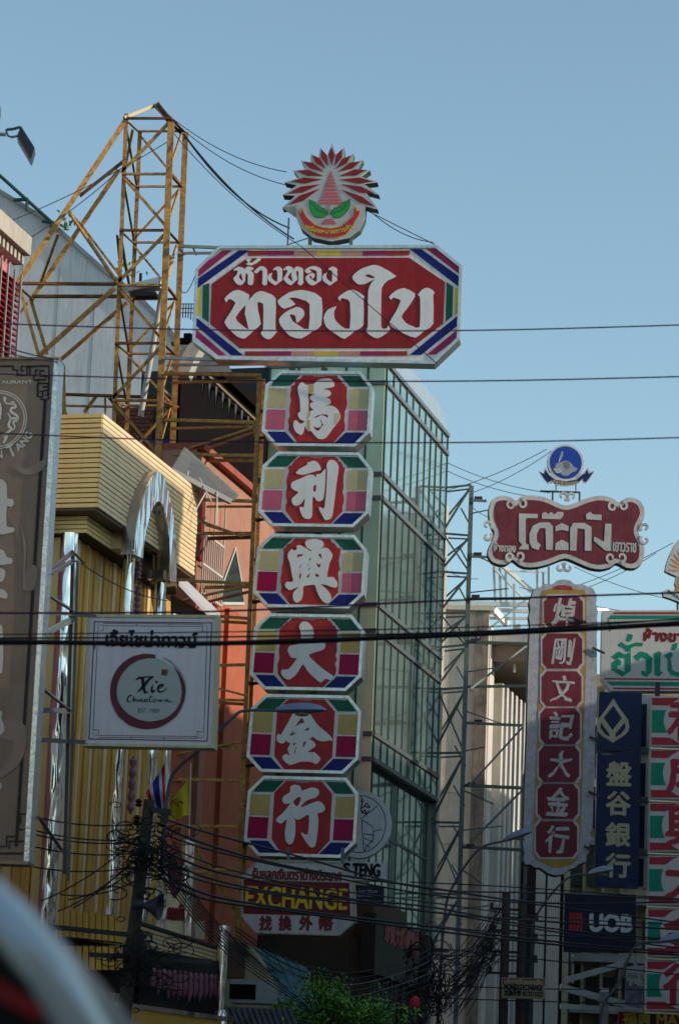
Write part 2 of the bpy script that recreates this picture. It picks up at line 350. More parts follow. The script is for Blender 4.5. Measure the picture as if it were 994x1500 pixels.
OANG = [GA([(540,435),(640,365),(740,342),(830,355),(938,415),(935,660),(850,720),(755,783),(650,760),(570,670),(550,610),(600,550),(710,495),(770,520),(780,570),(740,620),(710,640),(700,580),(675,565),(650,565),(670,620),(740,670),(820,698),(828,470),(760,430),(700,412),(640,415),(700,470),(600,512),(555,480)])]
NGO = [GB([(20,500),(50,440),(118,412),(100,450),(105,510),(150,560),(220,585),(222,380),(180,355),(155,350),(148,370),(130,345),(190,300),(240,285),(290,305),(335,340),(325,355),(325,555),(260,600),(182,662),(120,630),(40,570)])]
MAI = [GB([(242,180),(300,130),(400,95),(460,110),(575,180),(510,215),(465,270),(460,400),(460,560),(475,585),(505,580),(512,560),(530,590),(480,635),(430,658),(385,640),(345,605),(358,570),(360,400),(362,290),(385,235),(410,205),(340,240),(290,245),(250,215)]),
       GB([(335,175),(370,168),(412,190),(398,198),(365,192)])]
BOB = [GB([(520,340),(570,295),(635,272),(720,315),(700,370),(650,440),(615,490),(650,540),(700,565),(755,572),(760,400),(755,335),(740,325),(775,285),(810,270),(850,285),(873,315),(858,325),(860,545),(790,600),(725,653),(640,625),(560,580),(522,540),(570,460),(610,370),(570,350),(550,345),(540,362)])]
def glyph(loops, pl, par, m, name, y=-.001, th=.006, sm=3): return flat([pl.loop(l) for l in loops], y, m, par, name, th, sm=sm)
for g in (THO, OANG, NGO, MAI, BOB): glyph(g, MS, M_, WLET, 'thai_letter', -.004, sm=2)
def fit(loops, x0, y0, x1, y1):
    xs = [p[0] for l in loops for p in l]; ys = [p[1] for l in loops for p in l]; a, b, c, d = min(xs), max(xs), min(ys), max(ys)
    return [[(x0+(x-a)/(b-a)*(x1-x0), y0+(y-c)/(d-c)*(y1-y0)) for x, y in l] for l in loops]
HOH = [GA([(138,158),(180,130),(235,145),(225,165),(262,128),(300,132),(322,150),(290,165),(320,190),(315,285),(292,298),(268,285),(268,205),(248,190),(240,262),(205,298),(165,285),(135,238),(165,205),(175,170),(160,160),(148,168)]), GA([(205,190),(222,260),(185,225)])]
AA = [GA([(322,175),(370,130),(400,126),(442,155),(442,285),(420,298),(398,285),(402,175),(380,160),(350,190)])]
MAITHO = [GA([(250,70),(262,55),(300,58),(290,72),(280,85),(300,95),(335,70),(362,52),(388,60),(350,95),(300,117),(262,112),(252,102),(272,92),(262,80)])]
for g in (HOH, AA, MAITHO, fit(NGO, 392, 390.5, 414, 418.2), fit(THO, 415, 389.8, 445, 418.2), fit(OANG, 446.5, 390, 470.6, 418.2), fit(NGO, 472, 390.6, 494.3, 418.4)):
    glyph(g, MS, M_, WLET, 'small_thai_letter', -.004, sm=2)
# brackets tying the sign back to the tower
BR = thing('sign_bracket', 'pale steel bracket arms joining the lattice tower to the big red sign', 'bracket', W3(262, 365, 57))
for a, b, wd in [((262, 363, 57), (330, 366, 56.2), .07), ((262, 373, 57.9), (330, 373, 56.3), .06), ((240, 527, 57), (330, 530, 56.2), .07), ((245, 537, 57.9), (430, 535, 56.3), .06), ((262, 364, 57), (268, 374, 57.9), .05), ((282, 364, 57), (286, 374, 57.9), .04)]:
    strut(W3(*a), W3(*b), wd, mat('weathered_grey_steel', (.36, .34, .30), .5, .5, var=.3), BR, 'arm')
# --- six octagonal character panels
ZB = [(142, 545.7+0)]
PBOX = [(387, 542, 545.7, 651.7), (382, 540, 664.5, 769.5), (374.5, 533.5, 785, 888.3), (370, 529.5, 901.8, 1009), (365, 525.4, 1020, 1130), (361, 521.5, 1140, 1253)]
TMPL = dict(green=[[(225,98),(390,98),(318,175),(178,178)], [(680,98),(820,100),(880,176),(752,178)]],
    tan=[[(162,195),(298,195),(295,340),(158,336)], [(757,197),(895,197),(893,340),(753,340)]],
    pink=[[(155,350),(293,352),(288,497),(148,495)], [(752,352),(892,352),(890,497),(748,497)]],
    blue=[[(165,512),(295,512),(378,598),(232,598)], [(735,512),(872,512),(800,598),(650,598)]])
OCT = [(405,98),(655,98),(730,180),(725,500),(640,598),(395,598),(320,500),(325,180)]
FACE = [(250,78),(822,78),(905,180),(897,507),(800,606),(235,606),(137,507),(150,178)]
c5 = lambda pts: Z(420, 545, 9.94, pts)
CH = [
 ([c5([(225,150),(280,185),(330,185),(400,170),(445,125),(500,105),(590,95),(650,110),(690,165),(685,210),(640,228),(570,240),(525,262),(590,258),(635,290),(640,330),(600,360),(525,390),(580,378),(630,400),(640,450),(600,480),(515,508),(600,490),(680,500),(740,550),(775,620),(775,680),(720,760),(650,850),(600,920),(550,970),(490,980),(440,960),(385,900),(355,860),(310,860),(285,830),(262,790),(250,850),(230,900),(200,915),(150,890),(110,840),(95,780),(100,730),(130,700),(170,735),(210,755),(260,720),(195,690),(165,640),(165,600),(195,580),(195,520),(190,400),(165,300),(160,230),(185,175)]),
   c5([(310,310),(375,320),(410,308),(385,330),(345,355),(338,390),(380,430),(395,440),(345,455),(340,500),(360,530),(395,550),(350,565),(325,600),(318,560),(316,400)]), c5([(385,668),(450,632),(540,615),(598,630),(590,668),(560,645),(500,630),(440,660)]), c5([(385,790),(430,810),(480,805),(505,770),(485,690),(500,700),(518,760),(540,768),(510,792),(480,840),(440,858),(405,830)])]),
 ([Z(415,665,9.94,p) for p in ([(185,285),(225,225),(350,155),(345,125),(380,120),(435,98),(490,120),(540,185),(540,235),(480,250),(350,290),(280,305)],
   [(110,460),(130,410),(270,350),(370,305),(440,310),(478,345),(480,300),(545,285),(612,215),(614,260),(608,450),(596,560),(578,660),(530,690),(480,680),(460,640),(425,640),(415,900),(380,945),(330,945),(285,920),(240,820),(240,770),(285,780),(300,760),(310,650),(260,720),(200,755),(150,745),(120,690),(135,640),(220,560),(160,530),(120,500)],
   [(440,470),(475,450),(470,540),(435,545)], [(628,180),(650,110),(700,85),(760,110),(800,170),(800,240),(770,450),(740,700),(710,900),(680,945),(620,965),(590,940),(530,830),(520,770),(590,795),(607,700),(626,500),(638,250)])]),
 ([Z(405,780,9.94,p) for p in ([(415,150),(450,110),(560,95),(650,115),(688,165),(670,215),(612,252),(680,225),(740,230),(810,310),(805,370),(770,450),(745,560),(738,650),(820,650),(880,720),(885,770),(860,805),(800,795),(720,765),(640,755),(700,800),(770,880),(797,950),(780,1010),(730,1030),(680,1010),(620,930),(580,840),(555,765),(470,770),(390,790),(385,880),(360,980),(300,1022),(250,990),(238,920),(255,860),(320,800),(250,820),(200,840),(155,820),(120,770),(150,720),(240,715),(220,600),(195,450),(165,370),(165,310),(215,245),(260,265),(300,235),(290,200),(340,185),(420,225),(490,272),(508,262),(440,220)],
   [(300,325),(380,318),(370,345),(330,350),(312,375)], [(608,320),(645,315),(658,385),(625,350)], [(472,398),(500,365),(494,408)], [(330,515),(365,455),(350,505)], [(452,548),(492,505),(475,542)], [(585,430),(605,470),(642,455),(625,512),(590,490)], [(335,610),(362,600),(345,682),(332,660)], [(438,642),(482,600),(465,660)], [(568,598),(620,630),(600,648),(566,640)], [(450,455),(460,455),(458,492)])]),
 ([Z(360,770,4.97,[(388,735),(408,703),(445,700),(482,735),(495,780),(490,810),(478,856),(570,850),(578,880),(560,905),(460,940),(500,990),(570,1050),(647,1103),(625,1128),(580,1115),(545,1142),(500,1110),(450,1060),(415,1010),(370,1080),(320,1120),(290,1115),(262,1090),(260,1050),(310,1045),(370,970),(330,960),(305,910),(320,875),(350,870),(400,850),(400,780)])]),
 ([Z(400,1020,9.94,p) for p in ([(395,150),(440,140),(480,175),(560,290),(650,420),(780,530),(850,600),(865,650),(820,640),(770,655),(700,655),(640,635),(575,585),(560,605),(450,645),(520,625),(590,660),(620,710),(590,750),(500,815),(600,815),(680,890),(685,930),(630,985),(560,960),(480,950),(380,960),(260,998),(200,975),(140,915),(140,870),(180,840),(245,855),(215,800),(215,750),(250,690),(200,660),(190,640),(150,685),(90,680),(55,640),(55,580),(85,545),(110,565),(150,500),(220,380),(290,250)],
   [(410,315),(455,385),(400,395),(325,440)], [(455,502),(505,455),(522,492)], [(238,572),(300,488),(285,540),(357,520),(290,562)], [(443,668),(482,668),(435,755)], [(285,690),(342,678),(305,712)], [(328,740),(335,742),(318,835),(306,832)])]),
 ([Z(350,1010,4.733,p) for p in ([(355,675),(385,660),(425,672),(437,702),(500,680),(545,690),(555,720),(530,750),(470,770),(425,820),(540,775),(580,790),(597,825),(580,850),(545,860),(550,900),(545,990),(530,1080),(505,1097),(480,1080),(435,1010),(435,990),(475,1005),(485,870),(410,905),(372,880),(390,910),(390,1000),(375,1060),(350,1075),(325,1050),(318,990),(330,900),(295,930),(260,915),(262,895),(310,850),(355,790),(320,795),(300,770),(310,740),(355,710)], [(375,780),(412,745),(430,757),(405,812)])])]
WORDS = [('top octagonal panel, its white character patched with yellow', TAN1, PINK1), ('second octagonal panel from top, white character with tall blade stroke at right', TAN1, PINK1), ('third octagonal panel from top, broad white character on two splayed feet', TAN1, PINK2),
         ('fourth octagonal panel, white striding character crossed by black cables', TAN2, PINK2), ('fifth octagonal panel, white peaked character behind a street lamp head', TAN2, PINK2), ('lowest octagonal panel of the stack, just above the exchange sign', TAN2, PINK2)]
for i, (x0, x1, y0, y1) in enumerate(PBOX):
    pl = PL((x0+x1)/2, y1, 55.6, YS); r_ = pthing(pl, 'octagonal_sign_panel', WORDS[i][0], 'sign panel', 'octagonal character panels stacked under the big red sign')
    cx0, cz0 = pl(x0, (y0+y1)/2)[0], pl((x0+x1)/2, y0)[1]; cx1 = pl(x1, (y0+y1)/2)[0]; cz1 = pl((x0+x1)/2, y1)[1]
    # keep the slight lean of the stack out of the panel: local box map
    def mp(pts): return [(cx0+(x-137)/768*(cx1-cx0), cz0+(y-78)/528*(cz1-cz0)) for x, y in pts]
    fo = mp(FACE); flat([fo], .03, WHITE, r_, 'face_panel', .02)
    k8 = len(fo); mb = MB(); ins = inset(fo, .028); o2 = inset(fo, -.03)
    for a in range(k8):
        b = (a+1) % k8
        mb.hex8([(o2[a][0], -.02, o2[a][1]), (o2[b][0], -.02, o2[b][1]), (ins[b][0], -.02, ins[b][1]), (ins[a][0], -.02, ins[a][1])], [(o2[a][0], .46, o2[a][1]), (o2[b][0], .46, o2[b][1]), (fo[b][0], .46, fo[b][1]), (fo[a][0], .46, fo[a][1])])
    mb.build('steel_casing', ALU, r_)
    flat([fo], .40, DARK, r_, 'back_panel', .01)
    cols = dict(green=(GREEN, GREEN), tan=(WORDS[i][1],)*2, pink=(WORDS[i][2], PINK1 if i == 2 else WORDS[i][2]), blue=(BLUE, BLUE))
    for k, polys in TMPL.items():
        for q, p in enumerate(polys): flat([mp(p)], .006, cols[k][q], r_, k+'_patch', .003)
    oc = mp(OCT); jag = []
    for a in range(8):
        p, q = Vector(oc[a]), Vector(oc[(a+1) % 8]); m_ = 9 if a in (1, 2, 6, 7) and i < 4 else 1
        for t in range(m_):
            v = p.lerp(q, t/m_); jag.append((v.x+(rnd.uniform(-.022, .022) if t and m_ > 1 else 0), v.y+(rnd.uniform(-.02, .02) if t and m_ > 1 else 0)))
    flat([jag], .004, RED, r_, 'red_octagon', .004)
    glyph(CH[i], pl, r_, WLET, 'chinese_character', -.004, sm=3)
    if i == 0:
        PT = mat('yellow_patch', (.55, .36, .10), .6)
        for q in ([(320,192),(395,180),(390,298),(322,300)], [(318,590),(350,600),(330,655),(305,690)], [(302,700),(338,700),(335,858),(305,850)], [(770,600),(775,680),(700,770),(705,600)]):
            flat([pl.loop(c5(q))], -.011, PT if q[0][0] < 700 else mat('cream_patch', (.6, .52, .33), .6), r_, 'patch', .002)
    text('ห้างทองทองใบ', (cx0+(cx1-cx0)*.45, cx0+(cx1-cx0)*.56, cz0-.085, cz0-.06), -.002, WLET, r_, 'small_print')
# posts carrying the stack
sp_ = thing('sign_mast', 'pair of dark steel posts carrying the stack of octagonal panels', 'mast', at(440, 1260, 56.3)*1.0); sp_.location.z = 0
for px in ((428, 475)): 
    a = at(px, 540, 56.4); b = at(px-24, 1253, 56.4); strut(a, b, .12, mat('greenish_post', (.10, .14, .10), .5), sp_, 'post', box=True)
for y in (658, 777, 895, 1014, 1135): strut(at(405, y, 56.35), at(505, y, 56.35), .09, DARK, sp_, 'cross_member', box=True)
# --- emblem above
EM = PL(485, 358, 55.6, YS); E_ = pthing(EM, 'emblem_sign', 'starburst emblem with dark red rays and green leaves on top of the big sign', 'emblem')
ze = lambda pts: EM.loop(Z(400, 200, 5.847, pts))
tips = [(505,58),(605,92),(688,145),(768,200),(828,288),(892,392),(905,500),(895,625),(790,600),(785,700),(740,800),(650,870),(500,900),(340,868),(240,790),(200,700),(190,590),(78,612),(82,502),(98,395),(172,290),(238,203),(322,145),(406,92)]
star = []
valley = {0:(548,190),1:(612,200),2:(668,238),3:(715,290),4:(752,345),5:(775,405),6:(790,470),7:None,16:(215,590),17:(190,510),18:(205,420),19:(225,355),20:(268,300),21:(320,248),22:(385,205),23:(455,190)}
for i, t in enumerate(tips):
    star.append(t); v = valley.get(i)
    if v: star.append(v)
st = ze(star); flat([st], 0, mat('emblem_white', (.42, .43, .44), .5), E_, 'face_plate', .02); flat([inset(st, .012)], .30, DARK, E_, 'rear_plate', .02)
mb = MB()
for i in range(len(st)):
    j = (i+1) % len(st); a, b = st[i], st[j]; mb.add([(a[0], 0, a[1]), (b[0], 0, b[1]), (b[0], .28, b[1]), (a[0], .28, a[1])], [(0, 1, 2, 3)])
mb.build('rim', mat('emblem_rim', (.05, .09, .08), .5, .3), E_)
CRM = mat('emblem_crimson', (.22, .02, .02), .5)
for tp, inn in [((500,95),(500,250)),((412,110),(470,260)),((335,160),(450,280)),((255,215),(435,305)),((200,295),(430,340)),((155,388),(420,370)),((130,490),(405,412)),((130,590),(400,450)),((592,110),(525,255)),((665,165),(540,280)),((745,215),(560,305)),((800,290),(570,340)),((852,388),(570,372)),((870,492),(580,410)),((872,605),(580,455))]:
    a, b = Vector(tp), Vector(inn); m = a.lerp(b, .42); d = (b-a).normalized(); nn = Vector((-d.y, d.x))*27
    flat([ze([tuple(a), tuple(m+nn), tuple(b), tuple(m-nn)])], -.024, CRM, E_, 'ray', .004)
PST = mat('pagoda_pink', (.55, .10, .13), .5)
for i, (y, hw) in enumerate([(325, 9), (349, 18), (376, 28), (403, 38), (430, 46), (460, 56), (490, 66), (518, 78), (546, 92), (573, 102)]):
    flat([ze([(495-hw, y+9), (493-hw*.8, y-10), (493+hw*.8, y-10), (495+hw, y+9)])], -.024, PST, E_, 'pagoda_tier', .004)
for i, (y, hw) in enumerate([(715, 38), (732, 55), (748, 68)]): flat([ze([(480-hw, y+6), (480-hw*.8, y-7), (480+hw*.8, y-7), (480+hw, y+6)])], -.024, PST, E_, 'pagoda_tier', .004)
for x in (474, 486): flat([ze([(x-2, 585), (x+2, 585), (x+2, 660), (x-2, 660)])], -.024, PST, E_, 'pagoda_post', .004)
LEAF = mat('emblem_leaf', (.03, .30, .07), .5)
flat([ze([(310,545),(345,560),(385,600),(430,620),(460,650),(470,665),(440,690),(400,695),(360,685),(330,650),(318,610)])], -.024, LEAF, E_, 'leaf', .004, sm=2)
flat([ze([(655,545),(620,560),(585,595),(530,620),(505,645),(495,662),(520,695),(560,698),(600,675),(640,630),(655,590)])], -.024, LEAF, E_, 'leaf', .004, sm=2)
rb = [(210,610),(235,650),(250,605),(270,650),(290,690),(360,755),(430,778),(500,785),(580,770),(640,720),(680,680),(690,620),(710,590),(720,635),(750,625),(740,680),(700,740),(690,770),(625,848),(545,874),(468,876),(385,864),(312,820),(265,770),(240,720),(215,670)]
flat([ze(rb)], -.023, YEL, E_, 'ribbon_border', .004); flat([inset(ze(rb), .017)], -.029, mat('ribbon_red', (.45, .03, .06), .5), E_, 'ribbon', .003)
VN_ = mat('leaf_dark', (.01, .10, .03), .5)
for lp in ([(312,545),(345,595),(385,635),(470,665)], [(655,545),(625,600),(580,640),(497,664)]):
    ribbon(ze(lp), .012, -.031, VN_, E_, 'leaf_vein')
    for t in (.25, .45, .65, .82):
        a = Vector(lp[0]).lerp(Vector(lp[3]), t); sg = 1 if lp[0][0] < 400 else -1
        ribbon(ze([tuple(a), (a.x+sg*2, a.y+30)]), .008, -.0305, VN_, E_, 'leaf_vein'); ribbon(ze([tuple(a), (a.x+sg*32, a.y-8)]), .008, -.0305, VN_, E_, 'leaf_vein')
for lp in ([(310,540),(345,556),(388,597),(432,617),(465,650),(474,667),(441,695),(400,700),(358,690),(326,652),(313,610)], [(657,540),(619,556),(583,592),(528,617),(502,643),(491,664),(519,700),(561,703),(602,680),(644,632),(660,590)]):
    ribbon(ze(lp), .010, -.030, VN_, E_, 'leaf_edge', closed=True)
ribbon(ze([(495, 300), (405, 545), (385, 585)]), .010, -.026, mat('pagoda_outline', (.25, .12, .2), .5), E_, 'pagoda_edge'); ribbon(ze([(495, 300), (575, 520), (600, 585)]), .010, -.026, mat('pagoda_outline', (.25, .12, .2), .5), E_, 'pagoda_edge')
cx_, cz_ = ze([(490, 420)])[0]
def arcw(x, z, rr=.385/1.0):
    a = x; r2 = ze([(490, 815)])[0][1]; rad = (cz_-r2)+z; return (cx_+rad*math.sin(a), cz_-rad*math.cos(a))
vsb = text('เครื่องหมายการค้า', (-.49, .49, .055, -.055), -.034, YEL, E_, 'ribbon_lettering', bold=.006, warp=lambda x, z: arcw(x, -(-z)))
for px in (453, 513): MB().bar((*[EM(px, 345)[0]], .12, EM(px, 345)[1]), (EM(px, 362)[0], .12, EM(px, 362)[1]), .07).build('post', STEEL, E_)
a1 = thing('antenna_rod', 'thin upright rod standing on the big sign left of the starburst emblem', 'rod', at(421, 360, 55.9)); MB().bar((0, 0, 0), (0, 0, .58), .03).build('rod', STEEL, a1)
MB().bar((-.0, 0, .02), (.5, .25, .3), .02).build('stay', STEEL, a1)
# ================================================================ LEFT SIDE
# ---- brown restaurant sign hanging nearest the camera
BP = PL(45, 1265, 38, -8); B_ = pthing(BP, 'tall_signboard', 'tall dark brown signboard cut by the left frame edge, pale ring emblem and fretwork corner', 'signboard')
BR_FACE = mat('brown_acrylic', (.20, .145, .11), .6, var=.12, streak=.1, spec=.35); BR_SW = mat('brown_swoosh', (.22, .165, .135), .3)
tr, br = BP(80, 527), BP(35.5, 1262); BX = [(tr[0]-2.6, tr[1]), tr, br, (br[0]-2.6, br[1])]
flat([BX], .03, BR_FACE, B_, 'face_panel', .02)
mb = MB(); mb.hex8([(tr[0], -.02, tr[1]), (tr[0]+.065, -.02, tr[1]), (br[0]+.065, -.02, br[1]), (br[0], -.02, br[1])], [(tr[0], .30, tr[1]), (tr[0]+.065, .30, tr[1]), (br[0]+.065, .30, br[1]), (br[0], .30, br[1])]); mb.build('side_trim', mat('hammered_aluminium', (.62, .66, .66), .25, 1, var=.25, bump=.5, scale=16), B_)
BZ = mat('bronze_trim', (.20, .15, .12), .4, .6); MB().box(BX[0][0], tr[0]+.07, -.03, .31, tr[1], tr[1]+.03).build('frame_rail', BZ, B_); MB().box(BX[3][0], br[0]+.07, -.03, .31, br[1]-.04, br[1]).build('frame_rail', BZ, B_)
flat([BX], .29, DARK, B_, 'back_panel', .01)
BLK = mat('print_black', (.012, .01, .012), .4)
zb = lambda pts, s=3.823: BP.loop(Z(0, 500, s, pts))
flat([zb([(0, 135), (75, 133), (75, 143), (0, 145)])], .002, BLK, B_, 'border_line', .002); q = BP(65.5, 585), BP(23, 1240)
flat([[(q[0][0]-.012, q[0][1]), (q[0][0]+.03, q[0][1]), (q[1][0]+.03, q[1][1]), (q[1][0]-.012, q[1][1])]], .002, BLK, B_, 'border_line', .002)
for pts in ([(75,138),(75,160),(98,160),(98,190),(152,190),(152,140),(120,140),(120,165),(135,165)], [(152,140),(275,138),(275,195),(225,195),(225,165),(250,165)], [(168,140),(168,190),(200,190),(200,160),(215,160)],
            [(190,190),(190,215),(255,215),(255,190)], [(275,195),(275,235),(215,235),(215,215)], [(212,235),(212,310),(240,310),(240,280),(225,280)], [(272,235),(272,325),(232,325),(232,310)], [(240,255),(272,255)], [(245,275),(270,275),(270,300),(255,300)]):
    ribbon(zb(pts), .026, -.001, BLK, B_, 'fret_line')
for pts in ([(0,1250),(38,1250),(38,1232),(14,1232),(14,1244)], [(40,1250),(40,1215),(26,1215),(26,1228)], [(40,1215),(42,1192),(30,1192),(30,1206)], [(0,1240),(10,1240),(10,1225),(22,1225)]): ribbon(BP.loop(pts), .024, -.001, BLK, B_, 'fret_line')
PAL = mat('pale_print', (.55, .53, .48), .4)
cx, cz = BP(-3, 615)
for rr in (.395, .365): ribbon([(cx+rr*math.cos(t*math.pi/24), cz+rr*1.02*math.sin(t*math.pi/24)) for t in range(48)], .012, -.002, PAL, B_, 'emblem_ring', closed=True)
for pts in ([(20,320),(35,345),(60,350),(75,340),(90,370),(70,372),(62,390),(80,405),(100,420),(95,445),(75,450),(85,480),(70,500)], [(45,400),(60,430),(50,470),(65,490),(45,510),(20,520)], [(55,440),(80,430),(105,440)], [(20,540),(40,530),(30,555),(20,570)], [(0,340),(5,380),(0,440)], [(30,335),(28,310)], [(60,350),(85,350)]):
    p = spl(zb(pts), 4); ribbon(p, [.012+.022*math.sin(math.pi*i/len(p)) for i in range(len(p))], -.002, PAL, B_, 'dragon_stroke')
LET = mat('pale_letter', (.46, .45, .42), .4, var=.06)
def arc2(x, z): # x is angle in radians from straight down
    rad = .535 - z; return (cx+rad*math.sin(x), cz-rad*math.cos(x))
text('N', (.02, .20, 0, .10), -.002, LET, B_, 'lettering', .006, warp=arc2)
text('T', (.34, .60, -.02, .14), -.002, LET, B_, 'lettering', .008, warp=arc2)
text('ANG', (.62, 1.2, 0, .10), -.002, LET, B_, 'lettering', .006, warp=arc2)
text('RESTAURANT', (BP(2, 557)[0]-.22, BP(48, 557)[0], BP(20, 562)[1], BP(20, 557)[1]), -.002, PAL, B_, 'small_print')
zc = lambda pts: BP.loop(Z(0, 700, 2.586, pts))
for lp in (zb([(-60,775),(25,780),(40,820),(42,880),(70,882),(80,905),(65,930),(40,925),(38,1035),(75,1042),(78,1068),(-60,1068)]), zb([(-40,1160),(20,1170),(40,1210),(66,1215),(68,1245),(-40,1250)]), zb([(-40,1265),(20,1275),(32,1300),(15,1345),(-40,1350)]), zb([(-40,1385),(20,1390),(42,1415),(36,1442),(-40,1420)]),
           zc([(-30,555),(8,560),(13,640),(9,735),(-30,750)]), zc([(-30,880),(10,885),(6,910),(17,940),(12,968),(-30,975)]), zc([(-30,1150),(4,1155),(6,1178),(-30,1180)])): flat([lp], -.001, LET, B_, 'chinese_character', .003, sm=2)
for lp in (zb([(90,680),(150,715),(200,690),(258,655),(255,700),(200,745),(130,745),(90,710)]), zb([(70,940),(120,1040),(135,1200),(130,1390),(190,1390),(215,1290),(190,1250),(140,1300),(150,1150),(120,1020)]), zc([(0,925),(60,920),(98,940),(100,1020),(70,1090),(0,1140),(0,1110),(40,1060),(50,1000),(0,985)])): flat([lp], .001, BR_SW, B_, 'swoosh', .002, sm=2)
# bracket that holds it
bk = thing('sign_bracket', 'dark steel triangular bracket frame right of the tall brown signboard', 'bracket', W3(106, 830, 42))
for a, b, wd in [((70, 838, 38.3), (106, 810, 42), .05), ((74, 842, 38.3), (108, 822, 42), .05), ((106, 810, 42), (122, 826, 44), .04), ((104, 812, 42), (92, 1280, 42), .05), ((112, 822, 42.2), (98, 1290, 42.2), .04),
        ((64, 870, 38.3), (104, 896, 42), .05), ((62, 900, 38.3), (108, 902, 42), .05), ((60, 930, 38.3), (107, 905, 42), .04), ((58, 934, 38.3), (108, 910, 42), .04), ((60, 1010, 38.3), (101, 1042, 42), .05), ((58, 1044, 38.3), (102, 1045, 42), .07), ((58, 1087, 38.3), (124, 1090, 44.6), .06), ((56, 1200, 38.3), (88, 1246, 42), .05), ((104, 903, 42), (140, 905, 45), .05)]:
    strut(W3(*a), W3(*b), wd, STEEL if wd < .05 else mat('grey_bracket', (.10, .10, .11), .5, .4), bk, 'bar')
# ---- square sign
XP = PL(216, 1092, 45, YS); X_ = pthing(XP, 'square_signboard', 'square pale lilac restaurant sign with a dark red brush circle and script name', 'signboard')
zx = lambda pts: XP.loop(Z(120, 890, 4.733, pts)); fc = zx([(48, 60), (935, 65), (905, 962), (25, 945)])
flat([fc], .03, mat('lilac_board', (.70, .62, .64), .5, var=.05, streak=.08), X_, 'face_panel', .02)
mb = MB(); o2 = inset(fc, -.03); i2 = inset(fc, .012)
for a in range(4):
    b = (a+1) % 4; mb.hex8([(o2[a][0], -.01, o2[a][1]), (o2[b][0], -.01, o2[b][1]), (i2[b][0], -.01, i2[b][1]), (i2[a][0], -.01, i2[a][1])], [(o2[a][0], .30, o2[a][1]), (o2[b][0], .30, o2[b][1]), (fc[b][0], .30, fc[b][1]), (fc[a][0], .30, fc[a][1])])
mb.build('cream_casing', mat('cream_frame', (.58, .52, .32), .5, var=.12, streak=.2), X_); flat([fc], .27, DARK, X_, 'back_panel', .01)
PL_ = mat('plum_line', (.09, .02, .04), .5)
def rect(pts, wd, nm='border_line'): ribbon(zx(pts), wd, .007, PL_, X_, nm, closed=True)
rect([(88, 98), (900, 106), (868, 925), (50, 910)], .022)
for p in ([(88+62,160),(150,108),(840,115),(835,165),(868,165),(845,860),(800,858),(800,905),(115,900),(117,848),(78,845),(112,160)],): rect(p, .009)
for p in ([(112,120),(150,120),(150,160),(112,160)], [(835,125),(868,125),(866,168),(833,168)], [(80,848),(117,848),(115,885),(78,885)], [(802,860),(845,862),(843,902),(800,900)]): rect(p, .008)
for a, b in (((380,108),(380,128)), ((605,110),(605,130)), ((343,890),(343,915)), ((567,895),(567,918))): ribbon(zx([a, b]), .008, .006, PL_, X_, 'border_tick')
ribbon(zx([(150,125),(835,130)]), .008, .0065, PL_, X_, 'border_line'); ribbon(zx([(117,885),(800,893)]), .008, .0065, PL_, X_, 'border_line')
circ = [(462+228*math.cos(t*math.pi/30), 575-232*math.sin(t*math.pi/30)) for t in range(60)]
flat([zx(circ)], .006, mat('sage_disc', (.42, .44, .40), .5, var=.05), X_, 'disc', .002)
n = 66; pts = []; ws = []
for i in range(n+1):
    t = R(78)+i/n*R(325); pts.append((462+(243-8*math.sin(t*1.0))*math.cos(t), 575-(240)*math.sin(t))); s_ = i/n
    ws.append(.055+.095*math.sin(math.pi*min(1, s_*1.25))**1.0*(.75+.25*math.sin(s_*14))+(rnd.uniform(-.006, .006)) if s_ < .93 else .035*(1-s_)/.07+.006)
ribbon(zx(pts), ws, -.001, mat('brush_maroon', (.14, .03, .045), .5, var=.2), X_, 'brush_circle')
for dr in (4, 12): ribbon(zx([(470+(238+dr)*math.cos(R(a)), 575-(238+dr)*math.sin(R(a))) for a in range(-5, 72, 6)]), .006, -.001, mat('brush_maroon', (.14, .03, .045), .5), X_, 'brush_trail')
INK = mat('ink_black', (.01, .01, .015), .5)
def brush(pts, w0, w1, nm='script_stroke', par=X_, f=zx, m=INK, y=-.003):
    p = spl(f(pts), 5); n = len(p); ribbon(p, [w0+(w1-w0)*math.sin(math.pi*i/(n-1)) for i in range(n)], y, m, par, nm)
brush([(375,505),(395,488),(420,492),(425,530),(432,570),(440,590),(460,582)], .012, .05)
brush([(500,478),(470,495),(440,530),(410,565),(385,585)], .012, .045)
brush([(395,490),(440,482),(500,478)], .01, .02)
brush([(492,535),(485,565),(490,585),(512,570)], .01, .04); brush([(508,512),(520,516),(512,524)], .012, .03)
brush([(525,565),(560,545),(562,535),(540,540),(528,560),(535,582),(560,582),(592,555)], .01, .032)
brush([(348,612),(335,608),(318,630),(318,652),(340,650)], .01, .022); brush([(352,650),(362,612),(356,650),(372,630),(372,652)], .008, .014); brush([(386,632),(384,652),(398,640)], .008, .014)
brush([(404,634),(404,652),(418,634),(422,654),(432,645)], .008, .014); brush([(452,634),(438,636),(436,652),(450,648),(456,634),(456,654)], .008, .015); brush([(480,606),(470,650),(485,650)], .008, .014); brush([(462,622),(495,618)], .006, .01)
brush([(500,634),(492,648),(508,652),(514,638),(500,634)], .008, .013); brush([(528,634),(530,652),(545,636),(548,654),(565,634)], .008, .014); brush([(578,634),(578,654),(596,636),(602,656),(628,648)], .008, .014)
b0 = zx([(388, 728), (540, 700)]); text('EST. 1989', (b0[0][0], b0[1][0], b0[0][1], b0[1][1]), -.001, mat('grey_print', (.12, .11, .11), .5), X_, 'small_lettering')
